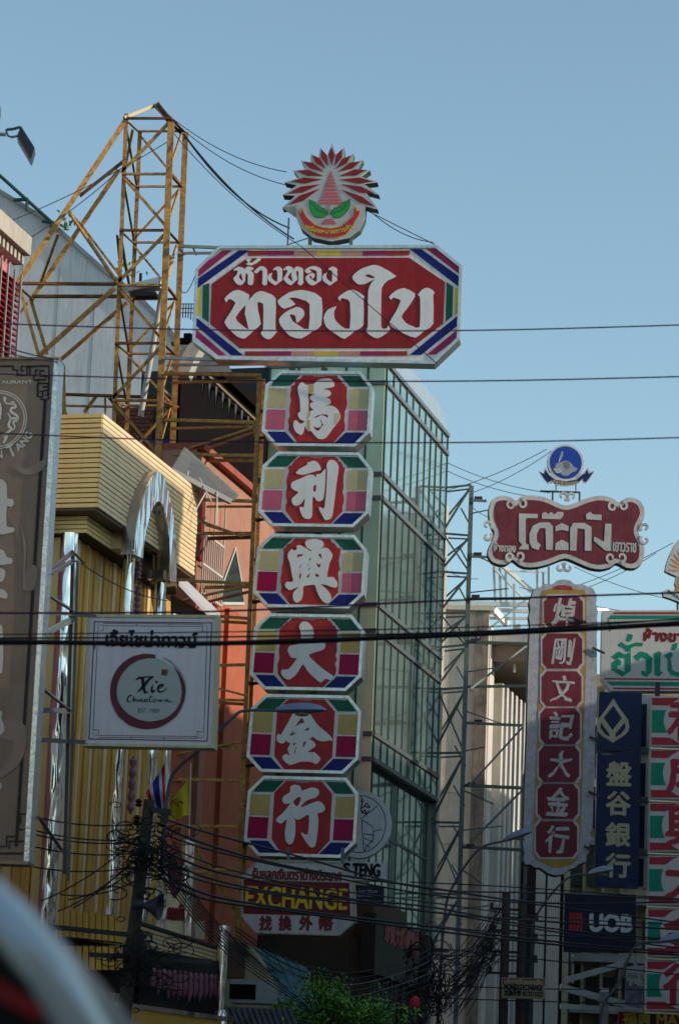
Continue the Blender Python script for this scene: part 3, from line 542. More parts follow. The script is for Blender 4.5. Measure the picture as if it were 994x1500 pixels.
b0 = zx([(165, 275), (800, 165)]); text('เจี้ยไชน่าทาวน์', (b0[0][0], b0[1][0], b0[0][1]+.02, b0[1][1]), -.001, INK, X_, 'thai_lettering', bold=.010)
b0 = zx([(552, 468), (595, 427)]); text('謝', (b0[0][0], b0[1][0], b0[0][1], b0[1][1]), -.001, mat('seal_red', (.2, .05, .06), .5), X_, 'seal', bold=.004)
rect([(549, 424), (598, 424), (597, 471), (548, 471)], .006, 'seal_border')
for (x, y) in ((150, 905), (290, 908)):
    pass
# ---- gold-clad shophouse
GF = PL(148, 650, 48, -15); GS = PL(148, 650, 48, 75)
G_ = thing('gold_clad_shophouse', 'gold clad shophouse with a chrome arch and steel columns behind the square sign', 'building', (GF.o.x, GF.o.y, 0), GF.yaw)
GZ = GF.o.z
# local frame of G_ : x = across (front plane), y = back along the street; side facade = plane x=0
zt, zbm = GF(148, 604.6)[1]+GZ, GF(141, 743)[1]+GZ
Ls = GS(289, 731)[0]
def sx(px, py, off=0): return GS(px, py, off)[0]
def sz(px, py, off=0): return GS(px, py, off)[1]+GZ
rows = 19; dz = (zt-zbm)/rows
core = mat('cladding_backing', (.10, .07, .03), .8)
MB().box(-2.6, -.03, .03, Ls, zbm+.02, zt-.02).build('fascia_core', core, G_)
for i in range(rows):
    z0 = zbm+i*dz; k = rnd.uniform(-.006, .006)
    if i == 0: pf = MB().box(-2.6, .0, -.022, .03, 0, dz-.02).build('plank', GOLD, G_).data; ps = MB().box(-.03, .022, 0, Ls, 0, dz-.02).build('plank', GOLDT, G_).data  # same cladding; skylight on the street side painted in as a paler tone
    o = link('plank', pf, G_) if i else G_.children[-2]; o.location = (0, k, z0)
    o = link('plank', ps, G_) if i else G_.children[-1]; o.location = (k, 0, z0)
# soffit + stepped lower cornice
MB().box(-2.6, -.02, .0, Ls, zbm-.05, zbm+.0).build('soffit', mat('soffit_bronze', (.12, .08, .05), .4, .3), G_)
zc0, zc1 = GF(116, 774)[1]+GZ, GF(116, 748)[1]+GZ; xc = GF(116, 760)[0]; ycs = .35
for i in range(4):
    h = (zc1-zc0)/4; MB().box(-2.6, xc+.02, ycs, ycs+1.75, zc0+i*h+.008, zc0+(i+1)*h-.008).build('cornice_board', GOLD, G_)
MB().box(-2.6, xc, ycs+.02, Ls, zc0, zbm-.05).build('cornice_core', core, G_)
# body, with vertical battens along the street wall and the front wall
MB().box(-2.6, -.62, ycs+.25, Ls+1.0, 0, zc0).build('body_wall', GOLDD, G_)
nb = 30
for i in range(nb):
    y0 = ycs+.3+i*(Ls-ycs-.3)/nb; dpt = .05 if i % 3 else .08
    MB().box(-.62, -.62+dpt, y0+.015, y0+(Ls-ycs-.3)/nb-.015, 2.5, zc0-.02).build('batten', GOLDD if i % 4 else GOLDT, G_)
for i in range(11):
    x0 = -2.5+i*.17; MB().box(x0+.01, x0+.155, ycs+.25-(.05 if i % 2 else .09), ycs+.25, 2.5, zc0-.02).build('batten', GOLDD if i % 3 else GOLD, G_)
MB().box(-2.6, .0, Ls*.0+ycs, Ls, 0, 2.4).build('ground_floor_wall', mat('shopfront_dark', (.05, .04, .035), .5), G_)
# chrome columns
def lp(v): # world -> G_ local
    return Matrix.Rotation(-GF.yaw, 3, 'Z')@(Vector(v)-Vector(G_.location))
for px, py, D, r_, yt in ((98, 860, 47.8, .145, 782), (187.5, 860, 49.9, .105, 813), (234, 880, 51.4, .105, 852), (252, 950, 52.3, .09, 900)):
    c = lp(at(px, py, D)); zt_ = at(px, yt, D).z
    prof = [(r_, 0)]; m_ = 26
    for i in range(1, m_): prof.append((r_*(1+rnd.uniform(-.012, .012)), zt_*i/m_))
    prof.append((r_, zt_)); MB().lathe(prof, 24, (c.x, c.y, 0)).build('chrome_column', CHROME, G_, True)
c = lp(at(178, 795, 49.8)); MB().box(c.x-.16, c.x+.2, c.y-.2, c.y+.35, at(178, 807, 49.8).z, at(178, 783, 49.8).z).build('column_capital', CHROMED, G_)
c = lp(at(232, 845, 51.4)); MB().box(c.x-.14, c.x+.16, c.y-.2, c.y+.25, at(232, 851, 51.4).z, at(232, 838, 51.4).z).build('column_capital', CHROMED, G_)
# chrome arch standing proud of the street facade (plane y<0 of GS is x>0 here)
AO, AI = .20, .10
def sp(pts, off): return [(GS(x, y, -off)[0], GS(x, y, -off)[1]+GZ) for x, y in pts]
outer = [(194.7, 812), (197, 785), (201, 758), (208, 730), (218, 706), (227, 692.5), (232, 691), (238, 698), (245, 718), (250, 740), (254, 765), (256.5, 800), (257, 853)]
inner = [(247, 851), (247, 800), (244, 768), (239, 745), (235, 737), (231, 734.5), (227, 737), (221, 748), (214, 772), (210, 795), (208, 818)]
of, inn = spl(sp(outer, AO), 3), spl(sp(inner, AO), 3)
mb = MB(); q = of+inn; tmp = flat([q], 0, mat('arch_steel', (.86, .86, .84), .12, 1, var=.04, wave=.18), G_, 'arch_face', .02)
for v in tmp.data.vertices: x, y, z = v.co; v.co = (AO-y, x, z)
for lp_ in (of, inn):
    mb = MB()
    for i in range(len(lp_)-1):
        a, b = lp_[i], lp_[i+1]; mb.add([(AO, a[0], a[1]), (AO, b[0], b[1]), (-.02, b[0], b[1]), (-.02, a[0], a[1])], [(0, 1, 2, 3)])
    mb.build('arch_reveal', CHROMED, G_, True)
for k in (.33, .62):   # recessed ribs within the arch
    rr = [(GS(x, y, -.1)[0], GS(x, y, -.1)[1]+GZ) for x, y in inner[::-1]]; cxm = sum(p[0] for p in rr)/len(rr)
    p3 = [Vector((.1-.35*k, cxm+(p[0]-cxm)*(1-k*.35), p[1]-.12*k)) for p in rr]; MB().tube(p3, .05, 8).build('arch_rib', mat('bronze_rib', (.28, .17, .07), .3, .6), G_, True)
# small dark fascia return at left and pink carved ornaments
MB().hex8([(-2.4, .1, at(80, 740, 47).z), (-1.0, .1, at(104, 748, 47).z), (-1.0, .1, at(104, 728, 47).z), (-2.4, .1, at(80, 705, 47).z)], [(-2.4, -.8, at(80, 746, 47).z), (-.95, -.55, at(104, 748, 47).z), (-.95, -.55, at(104, 730, 47).z), (-2.4, -.8, at(80, 712, 47).z)]).build('canopy_return', mat('bitumen_black', (.02, .017, .017), .7), G_)
def ornament(px, y0, y1, D, wpx, lab, name='carved_ornament'):
    o = thing(name, lab, 'ornament', at(px, y1, D), R(10)); h = at(px, y0, D).z-at(px, y1, D).z; wd = wpx*D/FPX/2; mb = MB(); m = 7; pr_ = []
    for i in range(m*4+1):
        t = i/(m*4); pr_.append((max(.02, wd*(.55+.45*abs(math.sin(t*m*math.pi*.7)))*(1 if .06 < t < .94 else .5)), h*t))
    mb.lathe(pr_, 10).build('twisted_body', mat('mauve_enamel', (.22, .10, .15), .35, var=.4, scale=9), o, True); return o
ornament(202.5, 818, 850, 50.3, 10, 'upper mauve carved ornament inside the chrome arch, between the steel columns')
ornament(200.5, 856, 900, 50.3, 10, 'lower mauve carved ornament just above the square sign')
ornament(191, 1108, 1192, 50.3, 11, 'long mauve carved ornament hanging between steel columns below the square sign')
# curved striped canopy of the ground floor
cn = thing('striped_canopy', 'gold valance of upright strips at lower left behind the utility pole', 'canopy', at(130, 1376, 46.6), R(-12))
px0 = [84+i*9.3 for i in range(11)]
for i in range(10):
    xa, xb = px0[i], px0[i+1]; ta, tb = (abs(xa-130)/45)**2*5, (abs(xb-130)/45)**2*5; mb = MB(); D = 46.6+.006*(xa-130)
    rt = Matrix.Rotation(R(12), 3, 'Z')
    P4 = [at(xa+1, 1370+ (xa-84)*.11, D), at(xb-1, 1370+(xb-84)*.11, D), at(xb-1, 1331+(xb-84)*.10+tb*.3, D), at(xa+1, 1331+(xa-84)*.10+ta*.3, D)]
    P4 = [rt@(p-Vector(cn.location)) for p in P4]; mb.hex8(P4, [p+Vector((0, .5, 0)) for p in P4]).build('strip', GOLDD, cn)
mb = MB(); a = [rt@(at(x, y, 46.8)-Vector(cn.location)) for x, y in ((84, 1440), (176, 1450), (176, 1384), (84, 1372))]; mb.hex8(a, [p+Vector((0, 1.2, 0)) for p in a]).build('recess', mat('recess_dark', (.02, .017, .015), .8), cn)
for i in range(9):
    xa = 92+i*9.6; a = [rt@(at(x, y, 46.65)-Vector(cn.location)) for x, y in ((xa+1, 1420), (xa+8.6, 1421), (xa+8.6, 1386), (xa+1, 1385))]; MB().hex8(a, [p+Vector((0, .1, 0)) for p in a]).build('lower_strip', GOLDD, cn)
# lower side fascia with horizontal boards, steel column and row of mauve pendants
LS = PL(224, 1362, 49, 75); ls = pthing(LS, 'gold_side_fascia', 'lower gold board fascia sloping away below the loudspeaker', 'fascia')
L2 = LS(315, 1388)[0]; hz = -LS(224, 1400)[1]
for i in range(6):
    MB().box(-1.0, L2, -.02-.01*(i % 2), .4, -hz+i*hz/6+.008, -hz+(i+1)*hz/6-.008).build('board', GOLDT, ls)
MB().box(-1.1, L2+.05, -.06, .5, .01, .06).build('coping', mat('dark_coping', (.05, .045, .045), .6), ls)
pn = thing('pendant_row', 'row of long mauve pendants on a black band low by the utility pole', 'shop ornament', at(265, 1495, 48.6), R(40))
bl = lambda x, y, D=48.8: Matrix.Rotation(R(-40), 3, 'Z')@(at(x, y, D)-Vector(pn.location))
a = [bl(205, 1500, 47.6), bl(318, 1512, 50.6), bl(318, 1408, 50.6), bl(205, 1388, 47.6)]; MB().hex8(a, [p+Vector((-.1, .35, 0)) for p in a]).build('black_band', mat('band_black', (.018, .014, .014), .6), pn)
for i in range(13):
    t = i/12; x = 219+t*92; D = 47.75+t*2.6; h = [24, 30, 27, 34, 31, 34, 30, 36, 30, 34, 31, 28, 25][i]; yt = 1418+t*10; p0 = bl(x, yt, D); p1 = bl(x, yt+h+8, D); L_ = p0.z-p1.z
    MB().lathe([(.008, 0), (.05, L_*.25), (.055, L_*.5), (.035, L_*.7), (.052, L_*.85), (.02, L_)], 8, (p1.x, p1.y-.08, p1.z)).build('pendant', mat('mauve_pink', (.30, .12, .16), .35, var=.3, scale=10), pn, True)
cc = thing('steel_column', 'short polished steel column at the corner of the mauve pendants', 'column', at(321, 1500, 49.5)); cc.location.z = 0
hh = at(321, 1356, 49.5).z; MB().lathe([(.085, 0)]+[(.085*(1+rnd.uniform(-.02, .02)), hh*i/20) for i in range(1, 20)]+[(.085, hh-.1), (.11, hh-.09), (.11, hh)], 20).build('shaft', CHROME, cc, True); MB().lathe([(.16, 0), (.15, .2), (.1, .3)], 20, (0, 0, at(321, 1484, 49.5).z-.25)).build('ring', CHROME, cc, True)
f2 = PL(250, 1480, 48, 60); f2t = pthing(f2, 'gold_sill_fascia', 'lowest gold fascia board at the bottom edge under the mauve pendants', 'fascia'); MB().box(-1.5, 1.9, 0, .4, -.7, -.05).build('board', GOLDD, f2t); MB().box(-1.5, 1.9, -.04, .4, -.05, .02).build('coping', CHROMED, f2t)
# narrow upright shop sign with steel frame
us = PL(262, 1370, 50.4, 20); u_ = pthing(us, 'narrow_shop_sign', 'narrow gold upright shop sign with red motif in steel frame, right of loudspeaker', 'signboard')
zu = lambda pts: us.loop(Z(40, 1060, 3.206, pts)); flat([zu([(655, 640), (740, 650), (738, 1000), (650, 975)])], .05, GOLDT, u_, 'face_panel', .03)
for p in ([(600,760),(655,770),(650,975),(600,960)], [(738,545),(782,560),(765,1000),(735,995)]): q = zu(p); MB().prism(q, -.05, .12).build('steel_frame_post', CHROME, u_)
flat([zu([(690, 560), (725, 620), (725, 740), (695, 820), (668, 760), (665, 650)])], .012, mat('dark_red_motif', (.17, .02, .03), .5, var=.4, scale=12), u_, 'motif', .03, sm=2)
b0 = zu([(660, 918), (735, 850)]); text('ทองคำ', (b0[0][0], b0[1][0], b0[0][1], b0[1][1]), .005, mat('sign_letter_red', (.20, .015, .02), .5), u_, 'lettering', .02)
flat([zu([(790, 930), (835, 925), (835, 1015), (790, 1005)])], .05, mat('cream_plate', (.5, .45, .3), .5), u_, 'small_plate', .04)
# ---- orange building
OP = PL(300, 668, 57.3, 75); O_ = thing('orange_building', 'orange rendered building with a pointed dark window behind the yellow scaffold', 'building', (OP.o.x, OP.o.y, 0), OP.yaw); OZ = OP.o.z
zo = lambda pts, off=0: [(OP(x, y, off)[0], OP(x, y, off)[1]+OZ) for x, y in pts]
PE = mat('orange_render_sunlit', (.36, .18, .125), .75, var=.12, streak=.12, bump=.15, scale=2); OR = mat('orange_render_shaded', (.40, .115, .06), .75, var=.14, streak=.12, bump=.15, scale=2)  # one orange wall; sun above and shade below painted as two tones
ztop = zo([(300, 668)])[0][1]; zmid = zo([(330, 886)])[0][1]
xl = zo([(286, 700)])[0][0]
xr = zo([(392, 745)])[0][0]+.6
MB().box(xl, xr, 0, 1.0, zmid, ztop).build('upper_wall', PE, O_); MB().box(xl, xr, -.03, 1.0, 0, zmid-.003).build('lower_wall', OR, O_)
MB().box(xl, xr, -.16, 1.0, ztop, ztop+.14).build('coping', mat('coping_red', (.30, .08, .05), .7, var=.2), O_)
for px, m in ((288, PE), (322, OR)):
    x0 = zo([(px, 1000)])[0][0]; MB().box(x0, x0+.35, -.13, -.03, 0, zmid-.1).build('pilaster', m, O_)
x0 = zo([(285, 760)])[0][0]; MB().box(x0, x0+.5, -.07, 0, zmid+.5, ztop-.3).build('red_strip', mat('red_strip', (.28, .03, .02), .6), O_)
wn = zo([(343.5, 803), (352, 850), (356, 884), (322, 884), (326, 852)], 0); wn = [(p[0], p[1]) for p in wn]
flat([wn], -.002, mat('window_dark', (.02, .035, .035), .08), O_, 'window', .02)
ribbon(wn[:1]+wn[1:], .06, -.03, mat('window_frame_pale', (.5, .55, .5), .4), O_, 'window_frame', closed=True)
# balcony rail
BRL = mat('pale_railing', (.62, .58, .52), .5, .2)
xa, xb = zo([(291, 800)])[0][0], zo([(321, 800)])[0][0]; z0_, z1_ = zo([(318, 892)])[0][1], zo([(318, 800)])[0][1]
bal = MB()
for z in (z0_+.05, (z0_+z1_)/2, z1_): bal.bar((xa, -.1, z), (xb, -.1, z), .035)
bal.build('balcony_rail', BRL, O_)
for i in range(11): x = xa+(xb-xa)*i/10; MB().bar((x, -.1, z0_), (x, -.1, z1_+(.9 if i in (0, 5, 10) else 0)), .028).build('baluster', BRL, O_)
# small grey pent roof with sagging wires
pr_ = thing('pent_roof', 'small grey corrugated pent roof with loose wires above the chrome arch', 'roof', at(300, 735, 53.2))
q = [at(270, 660, 54.4), at(346, 730, 54.8), at(338, 735, 53.2), at(252, 690, 52.6)]; q = [p-Vector(pr_.location) for p in q]
MB().hex8(q, [p+Vector((0, 0, .07)) for p in q]).build('roof_sheet', mat('grey_zinc', (.15, .15, .145), .5, .4, var=.25), pr_)
MB().bar(q[0], q[1]+Vector((0, 0, .02)), .1).build('ridge', STEEL, pr_); MB().bar(q[3], q[2], .09).build('gutter', mat('pale_gutter', (.16, .17, .17), .4, .4), pr_)
for a, b in (((292, 700), (310, 735)), ((276, 690), (268, 735)), ((305, 715), (285, 750)), ((318, 720), (318, 770))): MB().tube([at(*a, 53)-Vector(pr_.location), at(*b, 52.6)-Vector(pr_.location)], .012, 5).build('stay_wire', BRL, pr_)
rf = thing('grey_stair_roof', 'pale grey sloping slab and stair wall above the square sign', 'roof', at(280, 900, 52.5)); q = [at(x, y, D)-Vector(rf.location) for x, y, D in ((262, 858, 52.6), (275, 858, 53.2), (322, 904, 53.8), (308, 906, 53))]
MB().hex8(q, [p+Vector((0, 0, .08)) for p in q]).build('slab', mat('pale_slab', (.42, .42, .44), .6), rf)
q = [at(x, y, 53.4)-Vector(rf.location) for x, y in ((250, 1000), (310, 1000), (312, 905), (250, 870))]; MB().hex8(q, [p+Vector((0, .3, 0)) for p in q]).build('grey_wall', mat('taupe_wall', (.16, .13, .12), .8), rf)
# ---- dark roofed building behind the scaffold
DP = PL(293, 541, 61, 75); D_ = thing('dark_eaved_building', 'dark open attic with rows of hanging trim under the big red sign', 'building', (DP.o.x, DP.o.y, 0), DP.yaw); DZ = DP.o.z
zd = lambda pts, off=0: [(DP(x, y, off)[0], DP(x, y, off)[1]+DZ) for x, y in pts]
BLW = mat('matt_black', (.010, .009, .010), 1, spec=0)
p_ = zd([(270, 620), (293, 541), (400, 640), (400, 780)]); zlo = ztop-.6
MB().box(p_[0][0], p_[2][0]+1.5, .12, .3, 0, p_[1][1]+.45).build('attic_wall', BLW, D_)  # black wall paints in the dark interior of the open attic
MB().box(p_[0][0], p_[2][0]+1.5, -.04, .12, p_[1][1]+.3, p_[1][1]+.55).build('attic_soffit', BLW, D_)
for k, (off, dzz) in enumerate(((0, 0), (.3, -.9))):
    zz = p_[1][1]+dzz*1.0; MB().box(p_[1][0]-2.0, p_[2][0]+1, off-.05, off+.02, zz-.03, zz+.03).build('rail', mat('tan_rail', (.16, .12, .08), .6), D_)
    for i in range(13):
        x = p_[1][0]-1.4+i*.5
        MB().prism([(x, zz-.05), (x+.16, zz-.05), (x+.13, zz-.25), (x+.10, zz-.2), (x+.08, zz-.5), (x+.05, zz-.22), (x+.02, zz-.3)], off-.02, off+.01).build('hanging_trim', mat('grey_trim', (.06, .06, .065), .7), D_)
cv = thing('curved_white_canopy', 'pale curved canopy edge showing left of the big red sign', 'canopy', at(265, 560, 58))
pts = [at(x, y, 58)-Vector(cv.location) for x, y in ((286, 497), (276, 505), (267, 520), (259, 540), (256, 548))]; mb = MB()
for a, b in zip(pts, pts[1:]): mb.hex8([a, b, b+Vector((.28, 0, 0)), a+Vector((.28, 0, 0))], [p+Vector((.03, .6, 0)) for p in (a, b, b+Vector((.28, 0, 0)), a+Vector((.28, 0, 0)))])
mb.build('canopy_edge', mat('pale_canopy', (.42, .42, .40), .6, var=.2), cv)
q = [at(x, y, 59.5)-Vector(cv.location) for x, y in ((255, 505), (320, 505), (340, 545), (252, 545))]; MB().hex8(q, [p+Vector((0, .3, 0)) for p in q]).build('canopy_top', mat('pale_canopy2', (.20, .21, .22), .6, var=.2), cv)
bw = PL(200, 640, 63, -15); b_ = thing('red_brick_house', 'small red brick wall seen through the foot of the lattice tower', 'building', (bw.o.x, bw.o.y, 0), bw.yaw)
BRK = mat('red_brick', (.22, .065, .05), .8, var=.3, scale=10); mb = MB(); q0, q1 = bw(168, 597), bw(224, 597); MB().box(q0[0], q1[0], .03, 3, 0, q0[1]+bw.o.z).build('wall', mat('mortar', (.15, .10, .09), .9), b_)
nr = 11; bh = .095
for i in range(nr):
    z = q0[1]+bw.o.z-.01-(i+1)*bh
    for j in range(8):
        xx = q0[0]+j*.115+(.055 if i % 2 else 0)
        if xx+.105 <= q1[0]+.05: MB().box(xx, min(xx+.105, q1[0]+.04), 0, .05, z+.012, z+bh-.004).build('brick', BRK, b_)
# dark recess beside, blue gutter
db = PL(240, 640, 61, -15); d_ = thing('dark_balcony', 'dark recess with a bright blue gutter behind the foot of the lattice tower', 'balcony', (db.o.x, db.o.y, 0), db.yaw); q0, q1 = db(222, 602), db(275, 640)
MB().box(q0[0], q1[0], .3, 2, 0, q0[1]+db.o.z).build('recess_wall', mat('recess_teal', (.025, .035, .04), .6), d_); a, b = db(200, 647), db(267, 652)
MB().box(a[0], b[0], -.05, .12, b[1]+db.o.z-.04, a[1]+db.o.z).build('gutter', mat('gutter_blue', (.02, .06, .32), .4), d_); MB().box(a[0], b[0], .0, .3, b[1]+db.o.z-.8, b[1]+db.o.z-.05).build('parapet', mat('taupe_parapet', (.13, .10, .08), .8), d_)
# ---- pale gabled building at the back left
WG = PL(150, 600, 74, -8); w_ = thing('pale_gabled_building', 'large plain pale lavender grey wall with a long sloping roofline at upper left', 'building', (WG.o.x, WG.o.y, 0), WG.yaw)
LAV = mat('lavender_render', (.58, .59, .62), .85, var=.14, streak=.3, bump=.1, scale=.6); ed = WG.loop([(-60, 232), (0, 282), (75, 328), (150, 395), (205, 438), (245, 480), (290, 545), (300, 570)])
ed = [(x, z+WG.o.z) for x, z in ed]; MB().prism([(ed[0][0]-5, 0), (ed[0][0]-5, ed[0][1]+.4)]+ed+[(ed[-1][0], 0)], 0, 9).build('gable_wall', LAV, w_)
for (a, b) in zip(ed, ed[1:]): MB().bar((a[0], -.02, a[1]+.03), (b[0], -.02, b[1]+.03), .12, .1).build('verge', mat('verge_grey', (.25, .24, .26), .8), w_)
for px_ in (20, 75, 130, 190, 245): x_ = WG(px_, 600)[0]; zt3 = WG(px_, 300+px_*.95)[1]+WG.o.z-.4; MB().box(x_-.012, x_+.012, -.008, .0, 4, zt3).build('wall_joint', mat('joint_grey', (.33, .33, .35), .8), w_)
hr = thing('roof_handrail', 'dark green pipe handrail on the sloping roof at upper left', 'railing', at(40, 300, 74)); o0 = Vector(hr.location)
MB().tube([at(-10, 248, 74)-o0, at(40, 293, 74)-o0, at(80, 329, 74)-o0], .05, 6).build('rail', mat('rail_green', (.02, .06, .05), .5), hr)
for a, b in (((40, 293), (40, 308)), ((20, 293), (42, 292)), ((78, 327), (77, 333)), ((62, 324), (79, 326))): MB().tube([at(*a, 74)-o0, at(*b, 74)-o0], .05, 6).build('post', mat('rail_green', (.02, .06, .05), .5), hr)
def weeds(px, py, D, n, lab, s=.18):
    mb = MB(); o = at(px, py, D)
    for i in range(n):
        c = Vector((rnd.gauss(0, s), rnd.gauss(0, s*.5), abs(rnd.gauss(0, s)))); a = Vector((rnd.uniform(-1, 1), rnd.uniform(-1, 1), rnd.uniform(-.6, 1))).normalized()*.07; b = a.cross(Vector((rnd.random(), rnd.random(), .3))).normalized()*.05
        mb.add([c-a, c+b, c+a, c-b], [(0, 1, 2, 3)]); mb.add([(c.x, c.y, c.z), (c.x*.3+.004, 0, -.05), (c.x*.3-.004, 0, -.05)], [(0, 1, 2)])
    ob = mb.build('weed_plant', mat('weed_green', (.16, .26, .04), .6, var=.3)); ob.location = o; tag(ob, lab, 'plant')
weeds(95, 335, 74, 26, 'small green weed rooted on the sloping roofline beside the handrail'); weeds(186, 400, 74, 22, 'tuft of green weed behind the lattice tower on the roofline', .22)
# rooftop trellis at far left of the big sign
rt_ = PL(270, 460, 73, -8); r_ = pthing(rt_, 'rooftop_trellis', 'small dark lattice trellis on the pale roof left of the big sign', 'trellis')
for i in range(8): MB().box(-.12+i*.07, -.095+i*.07, 0, .03, -.1-.05*max(0, i-3), .28).build('bar', DARK, r_)
for z in (.02, .14, .26): MB().box(-.14, .4, -.004, .0, z, z+.025).build('rail', DARK, r_)
# ---- pink building with red louvres
PP = PL(29, 365, 50, 75); p_ = thing('pink_building', 'pink building edge with a beige cornice and red louvres at far left', 'building', (PP.o.x, PP.o.y, 0), PP.yaw); PZ = PP.o.z
zp = lambda pts, off=0: [(PP(x, y, off)[0], PP(x, y, off)[1]+PZ) for x, y in pts]
a = zp([(29, 348), (22, 380), (22, 415), (22, 525), (-60, 300)]); PK = mat('pink_render', (.45, .17, .19), .8, var=.1, streak=.15)
MB().box(-5, a[1][0], .08, 5, 0, a[1][1]).build('wall', PK, p_); MB().box(-5, .0, -.22, 5, a[1][1]+.12, a[0][1]).build('cornice', mat('beige_cornice', (.38, .34, .29), .8, var=.15, streak=.3), p_)
for i in range(26): MB().box(-4.9+i*.19, -4.8+i*.19, -.12, .08, a[1][1]-.06, a[1][1]+.12).build('dentil', mat('beige_cornice', (.38, .34, .29), .8), p_)
LV_ = mat('louvre_red', (.24, .012, .02), .5, var=.15)
for i in range(15):
    z = a[2][1]-i*.105; mb = MB(); mb.hex8([(-4, .08, z), (a[1][0]+.02, .08, z), (a[1][0]+.02, .10, z+.03), (-4, .10, z+.03)], [(-4, -.16, z-.09), (a[1][0]+.02, -.16, z-.09), (a[1][0]+.02, -.15, z-.06), (-4, -.15, z-.06)]).build('louvre_slat', LV_, p_)
for i in range(12): x = -3.8+i*.32; MB().box(x, x+.03, -.19, -.16, a[2][1]-1.7, a[2][1]+.1).build('louvre_bar', mat('louvre_bar', (.3, .28, .28), .5), p_)
# floodlight on a bracket, top left
f_ = thing('floodlight', 'black rectangular floodlight on a grey arm against the sky at top left', 'floodlight', at(20, 200, 30)); o0 = Vector(f_.location); fa = lambda x, y, D=30: at(x, y, D)-o0
MB().tube([fa(-40, 195), fa(9, 197)], .022, 8).build('arm', STEEL, f_, True); MB().tube([fa(9, 190), fa(12, 199), fa(18, 201), fa(26, 199)], .012, 6).build('yoke', DARK, f_, True)
MB().tube([fa(10, 190), fa(20, 189), fa(30, 186)], .016, 6).build('yoke', DARK, f_, True)
q = [fa(25, 199), fa(45.5, 234), fa(51, 216), fa(31, 184)]; MB().hex8(q, [v+Vector((-.02, .3, .03)) for v in q]).build('housing', mat('flood_black', (.02, .025, .035), .35), f_)
g_ = thing('hanging_fitting', 'sliver of a dark lamp fitting at the left edge above the floodlight', 'lamp', at(-3, 165, 30)); MB().lathe([(.02, -.12), (.035, -.05), (.03, .05), (.012, .1)], 12).build('lamp_body', DARK, g_, True)
# ================================================================ MIDDLE
# ---- ochre scaffold between tower and panel stack
SC = thing('ochre_scaffold', 'ochre painted scaffold ladder standing left of the stacked octagonal panels', 'scaffold', at(372, 900, 56.2)); SC.location.z = 0
def postl(xa, ya, xb, yb, D, wd):
    a, b = at(xa, ya, D), at(xb, yb, D); d = (b-a)/(b.z-a.z); strut(a, a-d*a.z, wd, RUST, SC, 'post', box=True)
postl(380, 551, 348, 1330, 56.0, .085); postl(386.5, 556, 355, 1330, 56.8, .075)
for x0, y0, x1, y1, D0, D1, w_ in [(240, 550, 382, 553, 57, 56, .08), (252, 563, 384, 560, 57.9, 56.8, .07), (238, 618, 375, 622, 57, 56, .08), (250, 630, 376, 627, 57.9, 56.8, .06), (250, 668, 374, 670, 57, 56, .07), (248, 677, 374, 677, 57.9, 56.8, .07),
        (256, 666, 374, 628, 57, 56, .06), (280, 668, 376, 634, 57.9, 56.8, .06), (246, 733, 371, 737, 57, 56, .07), (264, 744, 370, 744, 57.9, 56.8, .05), (246, 784, 368, 784, 57, 56, .07), (262, 793, 368, 790, 57.9, 56.8, .08), (250, 750, 356, 788, 57, 56, .05), (264, 760, 350, 785, 57.9, 56.8, .05),
        (244, 852, 366, 857, 57, 56, .06), (242, 864, 366, 862, 57.9, 56.8, .07), (244, 886, 366, 860, 57, 56, .05), (246, 898, 366, 869, 57.9, 56.8, .06), (318, 905, 362, 908, 56.4, 56, .06), (310, 912, 364, 915, 57, 56.8, .06),
        (318, 977, 360, 976, 56.4, 56, .06), (300, 1026, 358, 1028, 56.6, 56, .05), (300, 1030, 358, 1034, 57, 56.8, .06), (260, 1093, 356, 1100, 57, 56, .07), (320, 1010, 358, 1020, 56.5, 56, .04),
        (240, 1110, 356, 1088, 57, 56, .05), (236, 1144, 354, 1146, 57, 56, .07), (240, 1212, 352, 1213, 57, 56, .06), (265, 1215, 346, 1343, 56.2, 56, .10), (282, 1280, 348, 1275, 56.6, 56, .07), (230, 738, 246, 1150, 57, 57, .05)]:
    strut(at(x0, y0, D0), at(x1, y1, D1), w_, RUST if w_ != .08 else RUSTD if x0 > 248 else RUST, SC)
for y in (600, 645, 700, 760, 820, 880, 940, 1000, 1060, 1120, 1180, 1240, 1300):
    x = 380-(y-551)*.041; strut(at(x, y, 56.0), at(x+7, y+4, 56.8), .05, RUSTD, SC, 'rung')
for y in (640, 760, 880, 1000, 1120, 1235): strut(at(374-(y-600)*.036, y+5, 56.3), at(400-(y-600)*.036, y+2, 56.3), .06, DARK, SC, 'tie')
# ---- glass building
CORN = PL(566, 540, 66, 75); CF2 = PL(566, 540, 66, -15)
GB_ = thing('glass_office_building', 'green glass curtain wall building with a silver parapet behind the octagonal panels', 'building', (CORN.o.x, CORN.o.y, 0), CORN.yaw); CZ = CORN.o.z
GLS = mat('curtain_glass', (.52, .61, .55), .08, .88, var=.28, spec=.9, streak=.25, scale=1.1); GLG = mat('pale_green_glass', (.52, .66, .46), .14, .1, var=.15, spec=.8, scale=.8)
MUL = mat('green_mullion', (.04, .085, .075), .4, .3); BAND = mat('grey_band', (.13, .14, .15), .4, .4); SILV = mat('silver_panel', (.50, .53, .56), .35, .8, var=.08)
gx = lambda px, py: CORN(px, py)[0]; gz = lambda px, py: CORN(px, py)[1]+CZ
MXS = [gx(x, y) for x, y in ((566.8,535),(577,547),(586.3,558),(596,570),(605.3,581),(614.4,592),(623.3,602),(631.4,612),(639,621),(647.3,630),(655.4,639))]
ZS = [gz(567, 533), gz(565.6, 562), gz(562, 697), gz(559, 730), gz(554, 887), gz(553.5, 926), gz(549, 1077), gz(548, 1114)]
zlow = ZS[-1]
